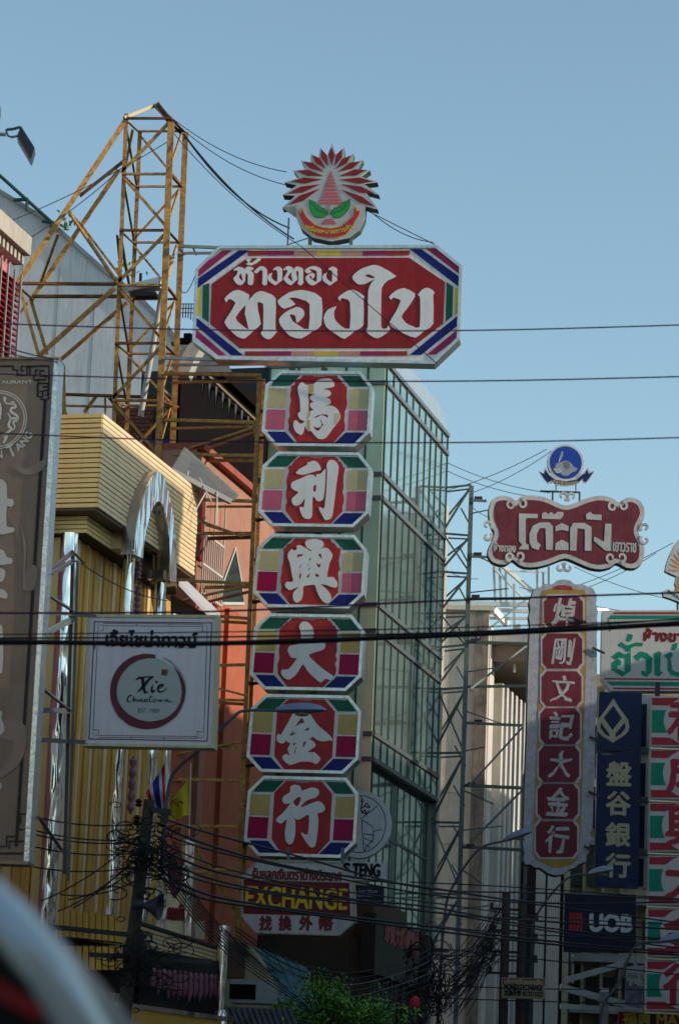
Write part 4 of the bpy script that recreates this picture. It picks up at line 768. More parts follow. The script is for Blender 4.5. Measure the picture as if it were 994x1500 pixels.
MB().box(MXS[0]+.0, MXS[-1], .12, 6, zlow, ZS[0]).build('core', mat('core_dark', (.03, .04, .04), .7), GB_)
for k in range(len(ZS)-1):
    for i in range(10):
        o = MB().box(MXS[i]+.02, MXS[i+1]-.02, 0, .1, ZS[k+1]+.03, ZS[k]-.03).build('glass_pane', GLS, GB_)
        c_ = Vector(((MXS[i]+MXS[i+1])/2, .05, (ZS[k]+ZS[k+1])/2)); o.data.transform(Matrix.Translation(-c_)); o.location = c_; o.rotation_euler = (rnd.gauss(0, .0015), 0, rnd.gauss(0, .002))
for x in MXS: MB().box(x-.025, x+.025, -.022, .05, zlow, ZS[0]).build('mullion', MUL, GB_)
for z in ZS: MB().box(MXS[0]-.06, MXS[-1]+.03, -.05, .05, z-.05, z+.05).build('transom', BAND, GB_)
# end post at the far corner
MB().box(MXS[-1]+.03, MXS[-1]+.3, -.02, .3, zlow-7, ZS[1]-1.3).build('corner_post', mat('cream_post', (.42, .40, .32), .6), GB_)
# recessed lower storeys
LXS = [MXS[0]+.02+i*(MXS[-1]-MXS[0]-.25)/10 for i in range(11)]; zz = [zlow, gz(548, 1200)-.2, gz(548, 1330)-.2, 2.5, 0]
MB().box(LXS[0], LXS[-1], .28, 6, 0, zlow).build('lower_core', mat('core_dark', (.03, .04, .04), .7), GB_)
for k in range(4):
    for i in range(10):
        if k < 3: MB().box(LXS[i]+.02, LXS[i+1]-.02, .16, .26, zz[k+1]+.02, zz[k]-.02).build('glass_pane', GLS, GB_)
for x in LXS: MB().box(x-.02, x+.02, .145, .25, 2.5, zlow).build('mullion', MUL, GB_)
for z in zz[1:3]: MB().box(LXS[0], LXS[-1], .13, .26, z-.03, z+.03).build('transom', BAND, GB_)
MB().box(MXS[0], MXS[-1], -.02, .3, zlow-.08, zlow-.05).build('soffit', mat('soffit_dark', (.05, .06, .06), .5), GB_)
# curved silver parapet
a = [(MXS[0]+.2, ZS[0]+.05), (MXS[-1]+.02, ZS[0]+.05), (MXS[-1]-.05, ZS[0]+.28), (MXS[-1]-.9, ZS[0]+.55), (MXS[0]+1.3, ZS[0]+.62), (MXS[0]+.2, ZS[0]+.62)]
MB().prism(a, .02, 1.2).build('parapet', SILV, GB_)
# front (return) face towards the camera : local x=.., y axis is away -> in this frame the return runs along +y
fz = ZS; FW = [-.0, .42, .95, 1.5, 2.1, 2.8]
for k in range(len(fz)):
    MB().box(-.1, .0, 0.0, 2.8, fz[k]-.05, fz[k]+.05).build('transom', BAND, GB_)
    zb_ = fz[k+1]+.05 if k+1 < len(fz) else 6.2
    for i in range(5):
        MB().box(-.05, -.005, FW[i]+.02, FW[i+1]-.02, zb_, fz[k]-.05).build('glass_pane', GLG, GB_)
for yv in FW[1:]: MB().box(-.09, .0, yv-.02, yv+.02, 6.2, fz[0]).build('mullion', MUL, GB_)
MB().box(0.0, .5, .12, 6, 6.2, fz[0]).build('return_core', mat('core_dark', (.03, .04, .04), .7), GB_); MB().box(.0, .3, .3, 6, 0, 6.2).build('return_base', mat('olive_panel', (.07, .065, .04), .6, var=.2, streak=.2), GB_)
# dark grey gap building between glass building and orange one
gg = PL(420, 560, 67, -15); g2 = thing('grey_infill_building', 'narrow building with pale grey panels glimpsed under the big red sign', 'building', (gg.o.x, gg.o.y, 0), gg.yaw); q0, q1 = gg(388, 530), gg(432, 530)
MB().box(q0[0], q1[0], 0, 4, 0, q0[1]+gg.o.z).build('wall', mat('pale_grey_panel', (.42, .43, .43), .6), g2); MB().box((q0[0]+q1[0])/2-.3, (q0[0]+q1[0])/2-.27, -.02, 0, 3, q0[1]+gg.o.z).build('panel_joint', DARK, g2)
MB().box(q0[0]-.6, q1[0]+.1, -.2, 0, 0, gg(400, 560)[1]+gg.o.z-.3).build('dark_cladding', BLW, g2)
# signs at the foot of the stack
RS = PL(533, 1258, 58.5, YS); rs = pthing(RS, 'round_signboard', 'round pale grey signboard with black line drawing, half behind the lowest octagonal panel', 'signboard')
c = RS(526, 1207); rad = RS(572, 1207)[0]-c[0]; LG = mat('round_sign_grey', (.60, .62, .65), .5, var=.05, streak=.1)
ci = lambda r_, n=40: [(c[0]+r_*math.cos(2*math.pi*i/n), c[1]+r_*1.08*math.sin(2*math.pi*i/n)) for i in range(n)]
MB().prism(ci(rad), 0, .22).build('disc', LG, rs); ribbon(ci(rad*.84), .016, -.004, INK, rs, 'ring_line', closed=True)
zr = lambda pts: RS.loop(Z(350, 1010, 4.733, pts))
for p in ([(960,805),(850,895),(805,880)], [(850,900),(855,1000),(865,1120)], [(855,905),(925,950),(930,985),(992,968)], [(862,1000),(935,1010)], [(930,985),(930,1040),(900,1070),(868,1120)], [(865,1030),(935,1060)], [(868,1070),(905,1095)]): ribbon(zr(p), .016, -.005, INK, rs, 'drawn_line')
for p in ([(835,760),(855,790),(840,830),(870,860),(900,840)], [(840,830),(870,810),(905,820),(885,790),(870,810)], [(850,860),(870,835),(880,870)], [(800,715),(840,740),(860,780)]): ribbon(spl(zr(p), 4), .022, -.006, INK, rs, 'drawn_flower')
TG = PL(510, 1296, 58, YS); tg = pthing(TG, 'long_signboard', 'long white signboard reading TENG in black capitals beside the exchange sign', 'signboard'); zg = lambda pts: TG.loop(Z(340, 1230, 3.106, pts))
flat([zg([(230, 82), (702, 105), (700, 190), (230, 170)])], .03, LG, tg, 'face_panel', .03); q = zg([(230, 82), (704, 105), (700, 190), (230, 170)]); MB().prism(q, .031, .2).build('casing', mat('grey_casing', (.3, .3, .3), .5), tg)
b0 = zg([(548, 166), (672, 112)]); text('TENG', (b0[0][0], b0[1][0], b0[0][1], b0[1][1]), -.002, INK, tg, 'lettering', bold=.016)
b0 = zg([(505, 160), (535, 108)]); text('S', (b0[0][0], b0[1][0], b0[0][1], b0[1][1]), -.002, INK, tg, 'lettering', bold=.016)
DG = PL(545, 1325, 57.6, YS); dg = pthing(DG, 'small_dark_signboard', 'small dark blue notice board with faint white lines below the TENG sign', 'signboard'); zq = lambda pts: DG.loop(Z(340, 1230, 3.106, pts))
flat([zq([(548, 205), (690, 212), (688, 296), (548, 290)])], .02, mat('dark_notice', (.012, .015, .03), .4), dg, 'face_panel', .02); MB().prism(zq([(548, 205), (698, 212), (694, 298), (548, 290)]), .021, .12).build('casing', mat('pale_casing', (.45, .45, .45), .5), dg)
for i, (tx, xa, xb, y) in enumerate((('e Siam House', 560, 660, 232), ('Report clinic', 560, 640, 256), ('by arun', 570, 620, 276))):
    b0 = zq([(xa, y+7), (xb, y-7)]); text(tx, (b0[0][0], b0[1][0], b0[0][1], b0[1][1]), -.002, mat('faint_print', (.3, .3, .38), .5), dg, 'small_lettering')
EX = PL(437, 1368, 54, YS); ex = pthing(EX, 'exchange_signboard', 'white and dark red currency sign reading EXCHANGE in yellow capitals', 'signboard'); zz_ = lambda pts: EX.loop(Z(340, 1230, 3.106, pts))
fo = zz_([(120, 98), (480, 108), (545, 170), (555, 372), (485, 432), (108, 420), (45, 345), (50, 165)]); EXW = mat('exchange_white', (.56, .53, .53), .5, var=.12, streak=.3)
flat([fo], .03, EXW, ex, 'face_panel', .02); mb = MB(); o2 = inset(fo, -.025)
for a in range(8): b = (a+1) % 8; mb.hex8([(fo[a][0], -.01, fo[a][1]), (fo[b][0], -.01, fo[b][1]), (o2[b][0], -.01, o2[b][1]), (o2[a][0], -.01, o2[a][1])], [(fo[a][0], .3, fo[a][1]), (fo[b][0], .3, fo[b][1]), (o2[b][0], .3, o2[b][1]), (o2[a][0], .3, o2[a][1])])
mb.build('casing', mat('tarnished_trim', (.32, .28, .24), .35, .8, var=.4, bump=.4, scale=14), ex); flat([fo], .28, DARK, ex, 'back_panel', .01)
flat([zz_([(52, 182), (533, 196), (537, 350), (50, 336)])], .006, mat('exchange_red', (.16, .015, .02), .5, var=.15, streak=.15), ex, 'red_band', .003)
b0 = zz_([(60, 306), (524, 230)]); text('EXCHANGE', (b0[0][0], b0[1][0], b0[0][1]-.0, b0[1][1]+.02), -.002, mat('exchange_yellow', (.75, .48, .03), .5, var=.1, streak=.15), ex, 'lettering', bold=.011)
b0 = zz_([(92, 172), (497, 140)]); text('รับแลกเงินตราต่างประเทศ', (b0[0][0], b0[1][0], b0[0][1]-.02, b0[1][1]+.03), -.002, mat('exchange_print', (.20, .02, .02), .5), ex, 'thai_lettering', bold=.010)
for ch, x0, x1 in (('找', 124, 182), ('換', 212, 270), ('外', 305, 365), ('幣', 395, 458)):
    b0 = zz_([(x0, 408), (x1, 348)]); text(ch, (b0[0][0], b0[1][0], b0[0][1]-.01, b0[1][1]), -.002, mat('exchange_print', (.20, .02, .02), .5), ex, 'chinese_character', bold=.012, jit=.01)
for px in (420, 500): MB().bar((EX(px, 1240)[0], .2, EX(px, 1240)[1]), (EX(px, 1264)[0], .2, EX(px, 1264)[1]), .06).build('hanger', STEEL, ex)
# brown panelled ground storey, sloping sign with Chinese letters, awning, cream wall, tree
BW_ = PL(470, 1500, 62.8, -15); bwt = thing('brown_shopfront', 'dim brown panelled shopfront wall below the exchange sign', 'building', (BW_.o.x, BW_.o.y, 0), BW_.yaw); bz = BW_.o.z
zw = lambda pts, off=0: [(BW_(x, y, off)[0], BW_(x, y, off)[1]+bz) for x, y in pts]
a = zw([(395, 1335), (548, 1352)]); BRW = mat('brown_shutter', (.085, .055, .04), .7, var=.15, streak=.2); n = 6
for i in range(n): x0 = a[0][0]+(a[1][0]-a[0][0])*i/n; x1 = a[0][0]+(a[1][0]-a[0][0])*(i+1)/n; MB().box(x0+.01, x1-.01, -.03*(i % 2), 3, 0, a[0][1]+.3).build('wall_panel', BRW, bwt)
MB().box(a[0][0]-.5, a[0][0]-.02, .1, 3, 0, a[0][1]-.5).build('blue_door_reveal', mat('blue_reveal', (.02, .03, .09), .6), bwt)
SLs = PL(552, 1345, 62, 75); sl_ = pthing(SLs, 'sloping_shop_sign', 'dark sloping shop sign with dull red Chinese lettering at the foot of the glass building', 'signboard')
xe = SLs(622, 1378)[0]; MB().box(-.1, xe, 0, .3, -1.15, .1).build('box', mat('olive_black', (.03, .03, .025), .6), sl_)
text('珍寶大樓酒家金銀', (.7, xe-.1, -.42, .02), -.01, mat('dull_red_letter', (.32, .06, .07), .5), sl_, 'lettering', bold=.03)
gw = PL(552, 1400, 62.3, 75); gwt = thing('olive_shopfront', 'dark olive ribbed shopfront below the sloping red lettered sign', 'building', (gw.o.x, gw.o.y, 0), gw.yaw); xe2 = gw(622, 1400)[0]; zt2 = gw(552, 1375)[1]+gw.o.z
MB().box(-.1, xe2, .1, 3, 0, zt2).build('wall', mat('olive_panel2', (.06, .06, .045), .6, var=.2), gwt)
for i in range(12): x = i*xe2/12; MB().box(x, x+.05, .02, .1, 0, zt2).build('rib', mat('olive_rib', (.10, .10, .08), .6), gwt)
MB().box(xe2*.5, xe2*.75, .05, .095, 0, zt2-1.2).build('doorway', BLW, gwt)
aw = thing('teal_awning', 'weathered teal sheet awning sloping down behind the tree', 'awning', at(400, 1500, 53)); o0 = Vector(aw.location); q = [at(*p)-o0 for p in ((372, 1390, 54), (448, 1418, 55.5), (480, 1500, 53.5), (424, 1500, 51.5))]
MB().hex8(q, [p+Vector((0, 0, .04)) for p in q]).build('sheet', mat('teal_sheet', (.045, .13, .15), .6, var=.35, streak=.3), aw)
for t in (.2, .4, .6, .8): MB().bar(q[0].lerp(q[1], t)+Vector((0, 0, .05)), q[3].lerp(q[2], t)+Vector((0, 0, .05)), .03).build('seam', mat('teal_sheet', (.045, .13, .15), .6), aw)
cw = PL(372, 1500, 52.5, -10); cwt = thing('cream_kiosk', 'cream and brown kiosk wall with a slanting edge left of the teal awning', 'kiosk', (cw.o.x, cw.o.y, 0), cw.yaw); cz_k = cw.o.z
a = [(x, z+cz_k) for x, z in cw.loop([(330, 1500), (328, 1382), (362, 1384), (376, 1400), (428, 1500)])]; MB().prism([(a[0][0], 0)]+a[1:4]+[a[4], (a[4][0], 0)], 0, .5).build('wall', mat('cream_wall', (.40, .34, .20), .7, var=.15, streak=.3), cwt)
a = [(x, z+cz_k) for x, z in cw.loop([(322, 1432), (322, 1378), (361, 1382), (358, 1432)])]; MB().prism(a, -.06, -.002).build('brown_panel', mat('brown_panel', (.12, .075, .055), .7, var=.2), cwt)
ac = PL(370, 1500, 50.5, -10); act = pthing(ac, 'air_conditioner', 'grey outdoor air conditioning box with ribbed duct near the cream kiosk', 'air conditioner'); a = ac.loop([(336, 1460), (336, 1436), (400, 1436), (398, 1470)])
MB().box(a[0][0], a[2][0], 0, .5, a[3][1], a[2][1]).build('case', mat('ac_grey', (.30, .31, .33), .5, var=.15), act); MB().box(a[0][0], a[0][0]+.45, -.02, -.002, a[3][1]+.06, a[2][1]-.08).build('grille', BLW, act)
for i in range(12): x = a[0][0]+.1*i; MB().tube([(x, -.3, a[3][1]-.12), (x+.25, -.6, a[3][1]-.55)], .05, 8).build('duct_rib', mat('duct_grey', (.09, .09, .10), .5, .3), act, True)
TR = thing('street_tree', 'leafy green street tree top at the bottom centre', 'tree', (at(480, 1500, 51).x, 51, 0)); tz = at(480, 1425, 51).z
MB().tube([(0, 0, 0), (.05, .02, 2), (-.05, 0, tz-1.1)], .11, 9, .06).build('trunk', mat('bark', (.09, .065, .045), .9, var=.3, bump=.5, scale=12), TR, True)
mb = MB(); 
for i in range(16): t = rnd.uniform(0, 6.28); d = Vector((math.cos(t)*rnd.uniform(.3, .95), math.sin(t)*rnd.uniform(.3, .8), rnd.uniform(.4, 1.15))); mb.tube([(-.05, 0, tz-1.2), Vector((-.05, 0, tz-1.2))+d*.5, Vector((-.05, 0, tz-1.2))+d*1.0+Vector((0, 0, -.1))], .03, 5, .008)
mb.build('limbs', mat('bark', (.09, .065, .045), .9), TR, True, kind='stuff')
LFS = [mat('leaf_green', (.08, .20, .03), .55, var=.45, scale=4), mat('leaf_bright', (.18, .36, .05), .5, var=.35, scale=4)]
for mi in (0, 1):
    mb = MB(); clusters = [(rnd.gauss(0, .62), rnd.gauss(0, .5), tz-.60+rnd.gauss(0, .28)) for _ in range(84 if mi == 0 else 56)]
    for cl in clusters:
        cl = Vector(cl); cl.z -= abs(cl.x)*.35
        for _ in range(52):
            p = cl+Vector((rnd.gauss(0, .13), rnd.gauss(0, .13), rnd.gauss(0, .10))); a = Vector((rnd.uniform(-1, 1), rnd.uniform(-1, 1), rnd.uniform(-.8, .5))).normalized(); b = a.cross(Vector((rnd.uniform(-.4, .4), rnd.uniform(-.4, .4), 1))).normalized(); L_ = rnd.uniform(.03, .06); W_ = L_*.42
            mb.add([p-a*L_, p-b*W_, p+a*L_, p+b*W_+Vector((0, 0, .006))], [(0, 1, 2, 3)])
    mb.build('foliage', LFS[mi], TR, kind='stuff')
rl = thing('red_lantern', 'tiny glowing pink red lantern low at the foot of the utility wires', 'lantern', at(607, 1478, 58)); MB().lathe([(.03, 0), (.09, .05), (.10, .12), (.08, .2), (.03, .25)], 12).build('shade', mat('lantern_red', (.6, .02, .06), .5), rl, True)
# ================================================================ RIGHT SIDE
# ---- beige concrete building
BE = PL(680, 1500, 84, -4); be = thing('beige_building', 'tall blank beige concrete wall with dark rain stains behind the grey lattice mast', 'building', (BE.o.x, BE.o.y, 0), BE.yaw); bz = BE.o.z
zB = lambda pts, off=0: [(BE(x, y, off)[0], BE(x, y, off)[1]+bz) for x, y in pts]
BEI = mat('beige_concrete', (.68, .59, .47), .9, var=.14, streak=.35, bump=.3, scale=1.2); a = zB([(600, 893), (716, 893)])
MB().box(a[0][0], a[1][0], 0, 12, 0, a[0][1]).build('wall', BEI, be)
for yy in (1010, 1160, 1235, 1345, 1420): z = zB([(690, yy)])[0][1]; MB().box(a[0][0], a[1][0]+.01, -.02, 0, z-.03, z+.03).build('string_course', BEI, be)
b = zB([(697, 893), (716, 905)]); MB().box(b[0][0], b[1][0], -.12, 0, 0, a[0][1]-.02).build('corner_pier', mat('stained_concrete', (.25, .20, .16), .9, var=.5, streak=.6, scale=1.5), be)
MB().box(a[0][0], a[1][0]+.15, -.2, .4, a[0][1], a[0][1]+.12).build('coping', BEI, be)
# ---- pale fin building
FB = PL(716, 950, 86, 75); fb = thing('pale_finned_building', 'pale concrete office block with tall fins and recessed windows behind the hanging Chinese sign', 'building', (FB.o.x, FB.o.y, 0), FB.yaw); fz0 = FB.o.z
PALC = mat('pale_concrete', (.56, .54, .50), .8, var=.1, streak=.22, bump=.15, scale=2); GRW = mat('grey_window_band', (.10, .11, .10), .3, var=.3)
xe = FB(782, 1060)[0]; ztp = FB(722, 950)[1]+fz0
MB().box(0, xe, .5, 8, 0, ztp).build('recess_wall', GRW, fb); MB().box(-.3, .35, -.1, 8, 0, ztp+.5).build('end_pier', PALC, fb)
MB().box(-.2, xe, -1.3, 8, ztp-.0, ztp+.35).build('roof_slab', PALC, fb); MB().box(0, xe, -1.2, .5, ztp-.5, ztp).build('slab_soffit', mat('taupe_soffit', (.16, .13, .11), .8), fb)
nf = 9
for i in range(nf): x = .9+i*(xe-1)/nf; MB().box(x, x+.28, -.25, .5, 0, ztp-1.0).build('fin', PALC, fb)
for z in (ztp-1.6, ztp-5.2, ztp-8.8, ztp-12): MB().box(.35, xe, .3, .5, z-.35, z).build('spandrel', PALC, fb)
ff = PL(760, 1300, 90, -4); fft = thing('striped_fin_facade', 'facade of tall white and dark grey vertical stripes below the hanging Chinese sign', 'building', (ff.o.x, ff.o.y, 0), ff.yaw); fx = lambda px, py=1350: ff(px, py)[0]; zf = ff(760, 1130)[1]+ff.o.z
MB().box(fx(700), fx(836), .4, 6, 0, zf).build('dark_wall', mat('slate_wall', (.05, .06, .065), .5), fft)
for x0, x1, m in ((704, 716, PALC), (722, 733, PALC), (738, 744, GRW), (750, 758, PALC), (764, 770, GRW), (783, 797, PALC), (800, 819, PALC), (824, 833, mat('cream_fin', (.42, .37, .25), .8))): MB().box(fx(x0), fx(x1), 0, .4, 0, zf).build('fin', m, fft)
yb = PL(870, 1400, 94, -4); ybt = thing('cream_shophouse', 'cream shophouse with balconies and air units behind the blue bank sign', 'building', (yb.o.x, yb.o.y, 0), yb.yaw); yx = lambda px, py=1400: yb(px, py)[0]; yz = lambda py, px=870: yb(px, py)[1]+yb.o.z
CRE = mat('cream_render', (.40, .33, .20), .8, var=.2, streak=.3, scale=2); MB().box(yx(820), yx(1000), .3, 6, 0, yz(985)).build('wall', CRE, ybt)
for y in (1060, 1150, 1235, 1320, 1405, 1480): MB().box(yx(822), yx(995), -.5, .3, yz(y)-.12, yz(y)+.12).build('balcony_slab', mat('grey_slab', (.33, .32, .30), .8, var=.2), ybt)
for y in (1080, 1170, 1255, 1345, 1430):
    for x in (832, 858, 884, 912, 940): MB().box(yx(x), yx(x+17), .2, .31, yz(y+42), yz(y)).build('window', mat('dark_window', (.02, .022, .025), .15), ybt)
for x in (826, 850, 878, 905): MB().box(yx(x), yx(x+4), -.2, .3, 0, yz(1000)).build('pier', CRE, ybt)
# ---- galvanised lattice mast and its arms
LM = thing('galvanised_lattice_mast', 'grey galvanised lattice mast with arms holding the crimson hanging signs', 'steel mast', at(676, 1400, 72)); LM.location.z = 0
def vline(xa, ya, D, wd, name='post'):
    a = at(xa, ya, D); strut(a, (a.x, a.y, 0), wd, STEEL, LM, name, box=True)
vline(690, 712, 72, .11); vline(651, 716, 72.4, .07)
for i, (yl, yr) in enumerate([(716, 712), (783, 786), (839, 842), (900, 899), (950, 946), (1011, 1009), (1105, 1104), (1206, 1207), (1310, 1312), (1400, 1402)]):
    xl = 651-(yl-716)*.037; xr = 690-(yr-712)*.026; strut(at(xl, yl, 72.4), at(xr, yr, 72), .055, STEEL, LM, 'strut'); strut(at(xl, yl+6, 73.0), at(xr, yr+5, 72.8), .04, STEEL, LM, 'strut')
    if i < 9:
        yl2 = [783, 839, 900, 950, 1011, 1105, 1206, 1310, 1400][i]; xl2 = 651-(yl2-716)*.037
        strut(at(xr, yr, 72), at(xl2, yl2-4, 72.4), .045, STEEL, LM, 'strut'); strut(at(xr-2, yr+4, 72.6), at(xl2, yl2-18, 73), .035, STEEL, LM, 'strut')
        if i % 2: strut(at(xl, yl, 72.4), at(690-(yl2-712)*.026, yl2, 72), .035, STEEL, LM, 'strut')
for x0, y0, x1, y1, w_ in [(690, 735, 712, 736, .10), (688, 817, 716, 818, .09), (687, 879, 780, 879, .10), (686, 943, 774, 946, .12), (684, 1008, 775, 1007, .10), (682, 1061, 766, 1065, .10), (680, 1153, 766, 1157, .12), (678, 1243, 774, 1248, .11),
        (773, 946, 690, 1010, .07), (766, 1066, 688, 1152, .07), (766, 1158, 690, 1235, .08), (770, 880, 700, 935, .06)]: strut(at(x0, y0, 72), at(x1, y1, 70.5), w_*.7, STEEL, LM, 'arm')
for k in range(12):
    y = 745+k*58; xr = 690-(y-712)*.026; strut(at(xr-14, y, 72.9), at(xr+2, y+30, 72.2), .03, STEEL, LM, 'thin_brace'); strut(at(xr+1, y+8, 72.1), at(xr+30+(k % 3)*14, y+2+(k % 2)*26, 71.6), .03, STEEL, LM, 'thin_brace')
for x, y in ((700, 731), (699, 813), (696, 875), (694, 939), (700, 1058), (690, 1150), (688, 1240)): MB().hex8([*[Matrix.Identity(3)@(at(x+dx, y+dy, 71.8)-Vector(LM.location)) for dx, dy in ((-6, 3), (6, 3), (6, -4), (-6, -4))]], [at(x+dx, y+dy, 72.0)-Vector(LM.location) for dx, dy in ((-6, 3), (6, 3), (6, -4), (-6, -4))]).build('clamp_box', DARK, LM)
# pale rooftop steel behind
RF = thing('rooftop_steel_frame', 'pale steel sign frame and posts on the roof between mast and hanging sign', 'steel frame', at(730, 893, 86)); PGS = mat('pale_steel', (.50, .53, .50), .5, .4)
for x0, y0, x1, y1, w_ in [(655, 884, 790, 886, .13), (655, 891, 790, 896, .11), (650, 905, 775, 906, .08), (722, 820, 725, 890, .07), (731, 830, 733, 885, .07), (740, 835, 741, 885, .06), (752, 855, 753, 985, .07), (786, 828, 786, 880, .06), (795, 838, 795, 870, .06), (803, 830, 803, 870, .06),
        (735, 828, 778, 866, .12), (724, 833, 770, 880, .07), (665, 884, 662, 900, .07), (655, 885, 668, 897, .16), (722, 893, 742, 915, .16), (757, 915, 757, 950, .2), (740, 836, 800, 838, .05), (870, 893, 890, 893, .08), (640, 884, 660, 884, .1)]: strut(at(x0, y0, 86), at(x1, y1, 86.3), w_, PGS, RF, 'member', box=True)
# ---- crimson cartouche sign
TK = PL(830, 836, 70, 3); tk = pthing(TK, 'cartouche_signboard', 'faded crimson cartouche signboard with scrolled pale border and blocky white Thai lettering', 'signboard'); zt_ = lambda pts: TK.loop(Z(690, 640, 3.27, pts))
o_ = [(95,310),(115,290),(150,283),(185,290),(212,308),(235,288),(262,282),(300,283),(345,290),(390,308),(430,326),(455,330),(490,320),(530,303),(570,290),(610,284),(650,288),(680,300),(704,316),(735,296),(765,292),(800,305),(822,335),(827,375),(815,405),(800,435),(798,462),(812,495),(825,530),(822,580),(808,612),(780,630),(740,628),(712,612),(690,606),(665,625),(620,636),(570,630),(520,610),(480,592),(450,583),(420,590),(370,610),(310,625),(255,625),(222,610),(196,590),(165,612),(130,612),(98,598),(80,570),(82,535),(95,505),(108,475),(108,455),(95,425),(86,395),(84,350)]
zl = zt_(o_); BORD = mat('greyed_cream_border', (.46, .44, .44), .6, var=.2, streak=.25); flat([zl], .0, BORD, tk, 'border_panel', .05, sm=2)
flat([inset(zl, -.012)], .22, mat('green_black_edge', (.01, .06, .05), .6), tk, 'casing', .16, sm=2)
TKR = mat('cartouche_red', (.14, .026, .04), .65, var=.3, streak=.35, scale=2); flat([inset(zl, .115)], -.052, TKR, tk, 'red_field', .006, sm=2)
def scroll(cx, cz, r0, turns, a0, sgn=1, wd=.07):
    n = 22; P = [(cx+(r0*(1-.75*i/n))*math.cos(a0+sgn*turns*2*math.pi*i/n), cz+(r0*(1-.75*i/n))*math.sin(a0+sgn*turns*2*math.pi*i/n)) for i in range(n+1)]
    ob = ribbon(P, [wd*(1-.4*i/n) for i in range(n+1)], -.07, BORD, tk, 'scroll'); ob.modifiers.new('s', 'SOLIDIFY').thickness = .08
for (x, y, a, sg) in ((74, 425, -40, 1), (74, 478, 40, -1), (829, 437, 220, -1), (829, 495, 140, 1), (190, 330, 90, 1), (240, 325, 90, -1), (675, 338, 90, 1), (722, 335, 90, -1), (185, 575, -90, -1), (228, 572, -90, 1), (665, 580, -90, -1), (715, 578, -90, 1), (435, 285, -60, 1), (480, 288, 240, -1), (420, 625, 60, -1), (462, 627, 120, 1)):
    c = zt_([(x, y)])[0]; scroll(c[0], c[1], .125, .85, R(a), sg)
TW = mat('worn_letter', (.42, .42, .42), .6, var=.15, streak=.35)
for g in ([(225,370),(315,372),(315,392),(262,392),(258,400),(258,512),(272,520),(272,543),(222,541),(240,520),(225,500)], [(275,470),(290,430),(325,413),(370,412),(388,430),(388,545),(355,543),(352,440),(325,440),(310,470),(312,505),(330,520),(318,545),(288,535),(276,510)], [(400,432),(430,415),(462,430),(462,455),(430,448),(400,455)], [(400,512),(430,495),(462,512),(462,545),(398,545)],
          [(470,548),(470,440),(485,415),(540,415),(572,435),(572,548),(540,548),(540,445),(505,440),(500,548)], [(638,418),(668,420),(666,549),(640,549),(582,500),(586,480),(632,505)], [(335,395),(335,370),(350,362),(365,372),(380,362),(395,375),(410,362),(438,362),(438,380),(425,398)], [(548,398),(545,375),(565,362),(580,375),(620,375),(620,402)]):
    flat([zt_(g)], -.062, TW, tk, 'thai_letter', .01)
for tx, x0, x1 in (('ห้างทอง', 108, 210), ('เยาวราช', 675, 785)):
    b0 = zt_([(x0, 550), (x1, 512)]); text(tx, (b0[0][0], b0[1][0], b0[0][1], b0[1][1]), -.062, TW, tk, 'small_lettering', bold=.010)
MB().bar((TK(791, 720)[0], .1, TK(791, 718)[1]), (TK(850, 720)[0], .1, TK(850, 720)[1]), .04).build('top_bracket', MUL, tk)
for x in (809.5, 849): MB().bar((TK(x, 720)[0], .1, TK(x, 735)[1]), (TK(x, 720)[0], .1, TK(x, 720)[1]), .04).build('top_bracket_leg', MUL, tk)
# ---- elephant roundel
EL = PL(829, 718, 70, 3); el = pthing(EL, 'elephant_roundel_sign', 'round deep blue sign with a trumpeting elephant and ribbon above the crimson cartouche', 'emblem'); ze2 = lambda pts: EL.loop(Z(690, 640, 3.27, pts))
c = ze2([(450, 125)])[0]; rr = ze2([(535, 125)])[0][0]-c[0]; cc_ = lambda r_, n=44, j=0: [(c[0]+(r_+(j if i % 2 else 0))*math.cos(2*math.pi*i/n), c[1]+(r_+(j if i % 2 else 0))*1.05*math.sin(2*math.pi*i/n)) for i in range(n)]
EW = mat('roundel_white', (.52, .52, .52), .5); flat([cc_(rr, 44, .015)], 0, EW, el, 'disc', .04); flat([cc_(rr*1.02)], .12, DARK, el, 'back_disc', .1); flat([cc_(rr*.9)], -.041, mat('roundel_blue', (.012, .05, .32), .45, var=.08), el, 'blue_field', .004)
ELG = mat('elephant_grey', (.26, .28, .32), .5, var=.3, scale=20)
flat([ze2([(432,68),(438,85),(428,110),(420,125),(440,118),(460,118),(478,132),(490,148),(505,150),(500,165),(480,172),(460,188),(435,186),(425,175),(405,170),(390,162),(395,150),(405,152),(395,140),(405,138),(400,128),(412,130),(418,105),(425,85)])], -.046, ELG, el, 'elephant', .004, sm=2)
flat([ze2([(440,125),(462,122),(470,140),(462,158),(445,150)])], -.051, mat('elephant_ear', (.14, .15, .18), .5), el, 'ear', .003, sm=2)
for p in ([(392,155),(410,160),(425,152)], [(400,170),(418,172),(430,160)]): ribbon(spl(ze2(p), 4), .03, -.053, EW, el, 'tusk')
rbn = [(318,165),(345,178),(348,145),(378,180),(372,172),(400,200),(450,210),(500,200),(535,170),(530,180),(556,145),(562,165),(590,165),(565,205),(545,225),(528,218),(530,205),(500,230),(450,240),(400,232),(375,205),(385,222),(365,228),(345,205)]
flat([ze2(rbn)], -.03, EW, el, 'ribbon_edge', .03); flat([ze2([(362,180),(400,208),(450,216),(500,208),(537,178),(545,192),(505,224),(450,234),(398,226),(358,195)])], -.062, mat('ribbon_navy', (.01, .02, .09), .5), el, 'ribbon', .004)
for p in ([(325,168),(345,182),(352,160),(372,190),(378,215),(362,222),(345,200)], [(583,168),(560,180),(552,158),(538,185),(532,212),(545,220),(562,200)]): flat([ze2(p)], -.062, mat('ribbon_navy', (.01, .02, .09), .5), el, 'ribbon_tail', .004)
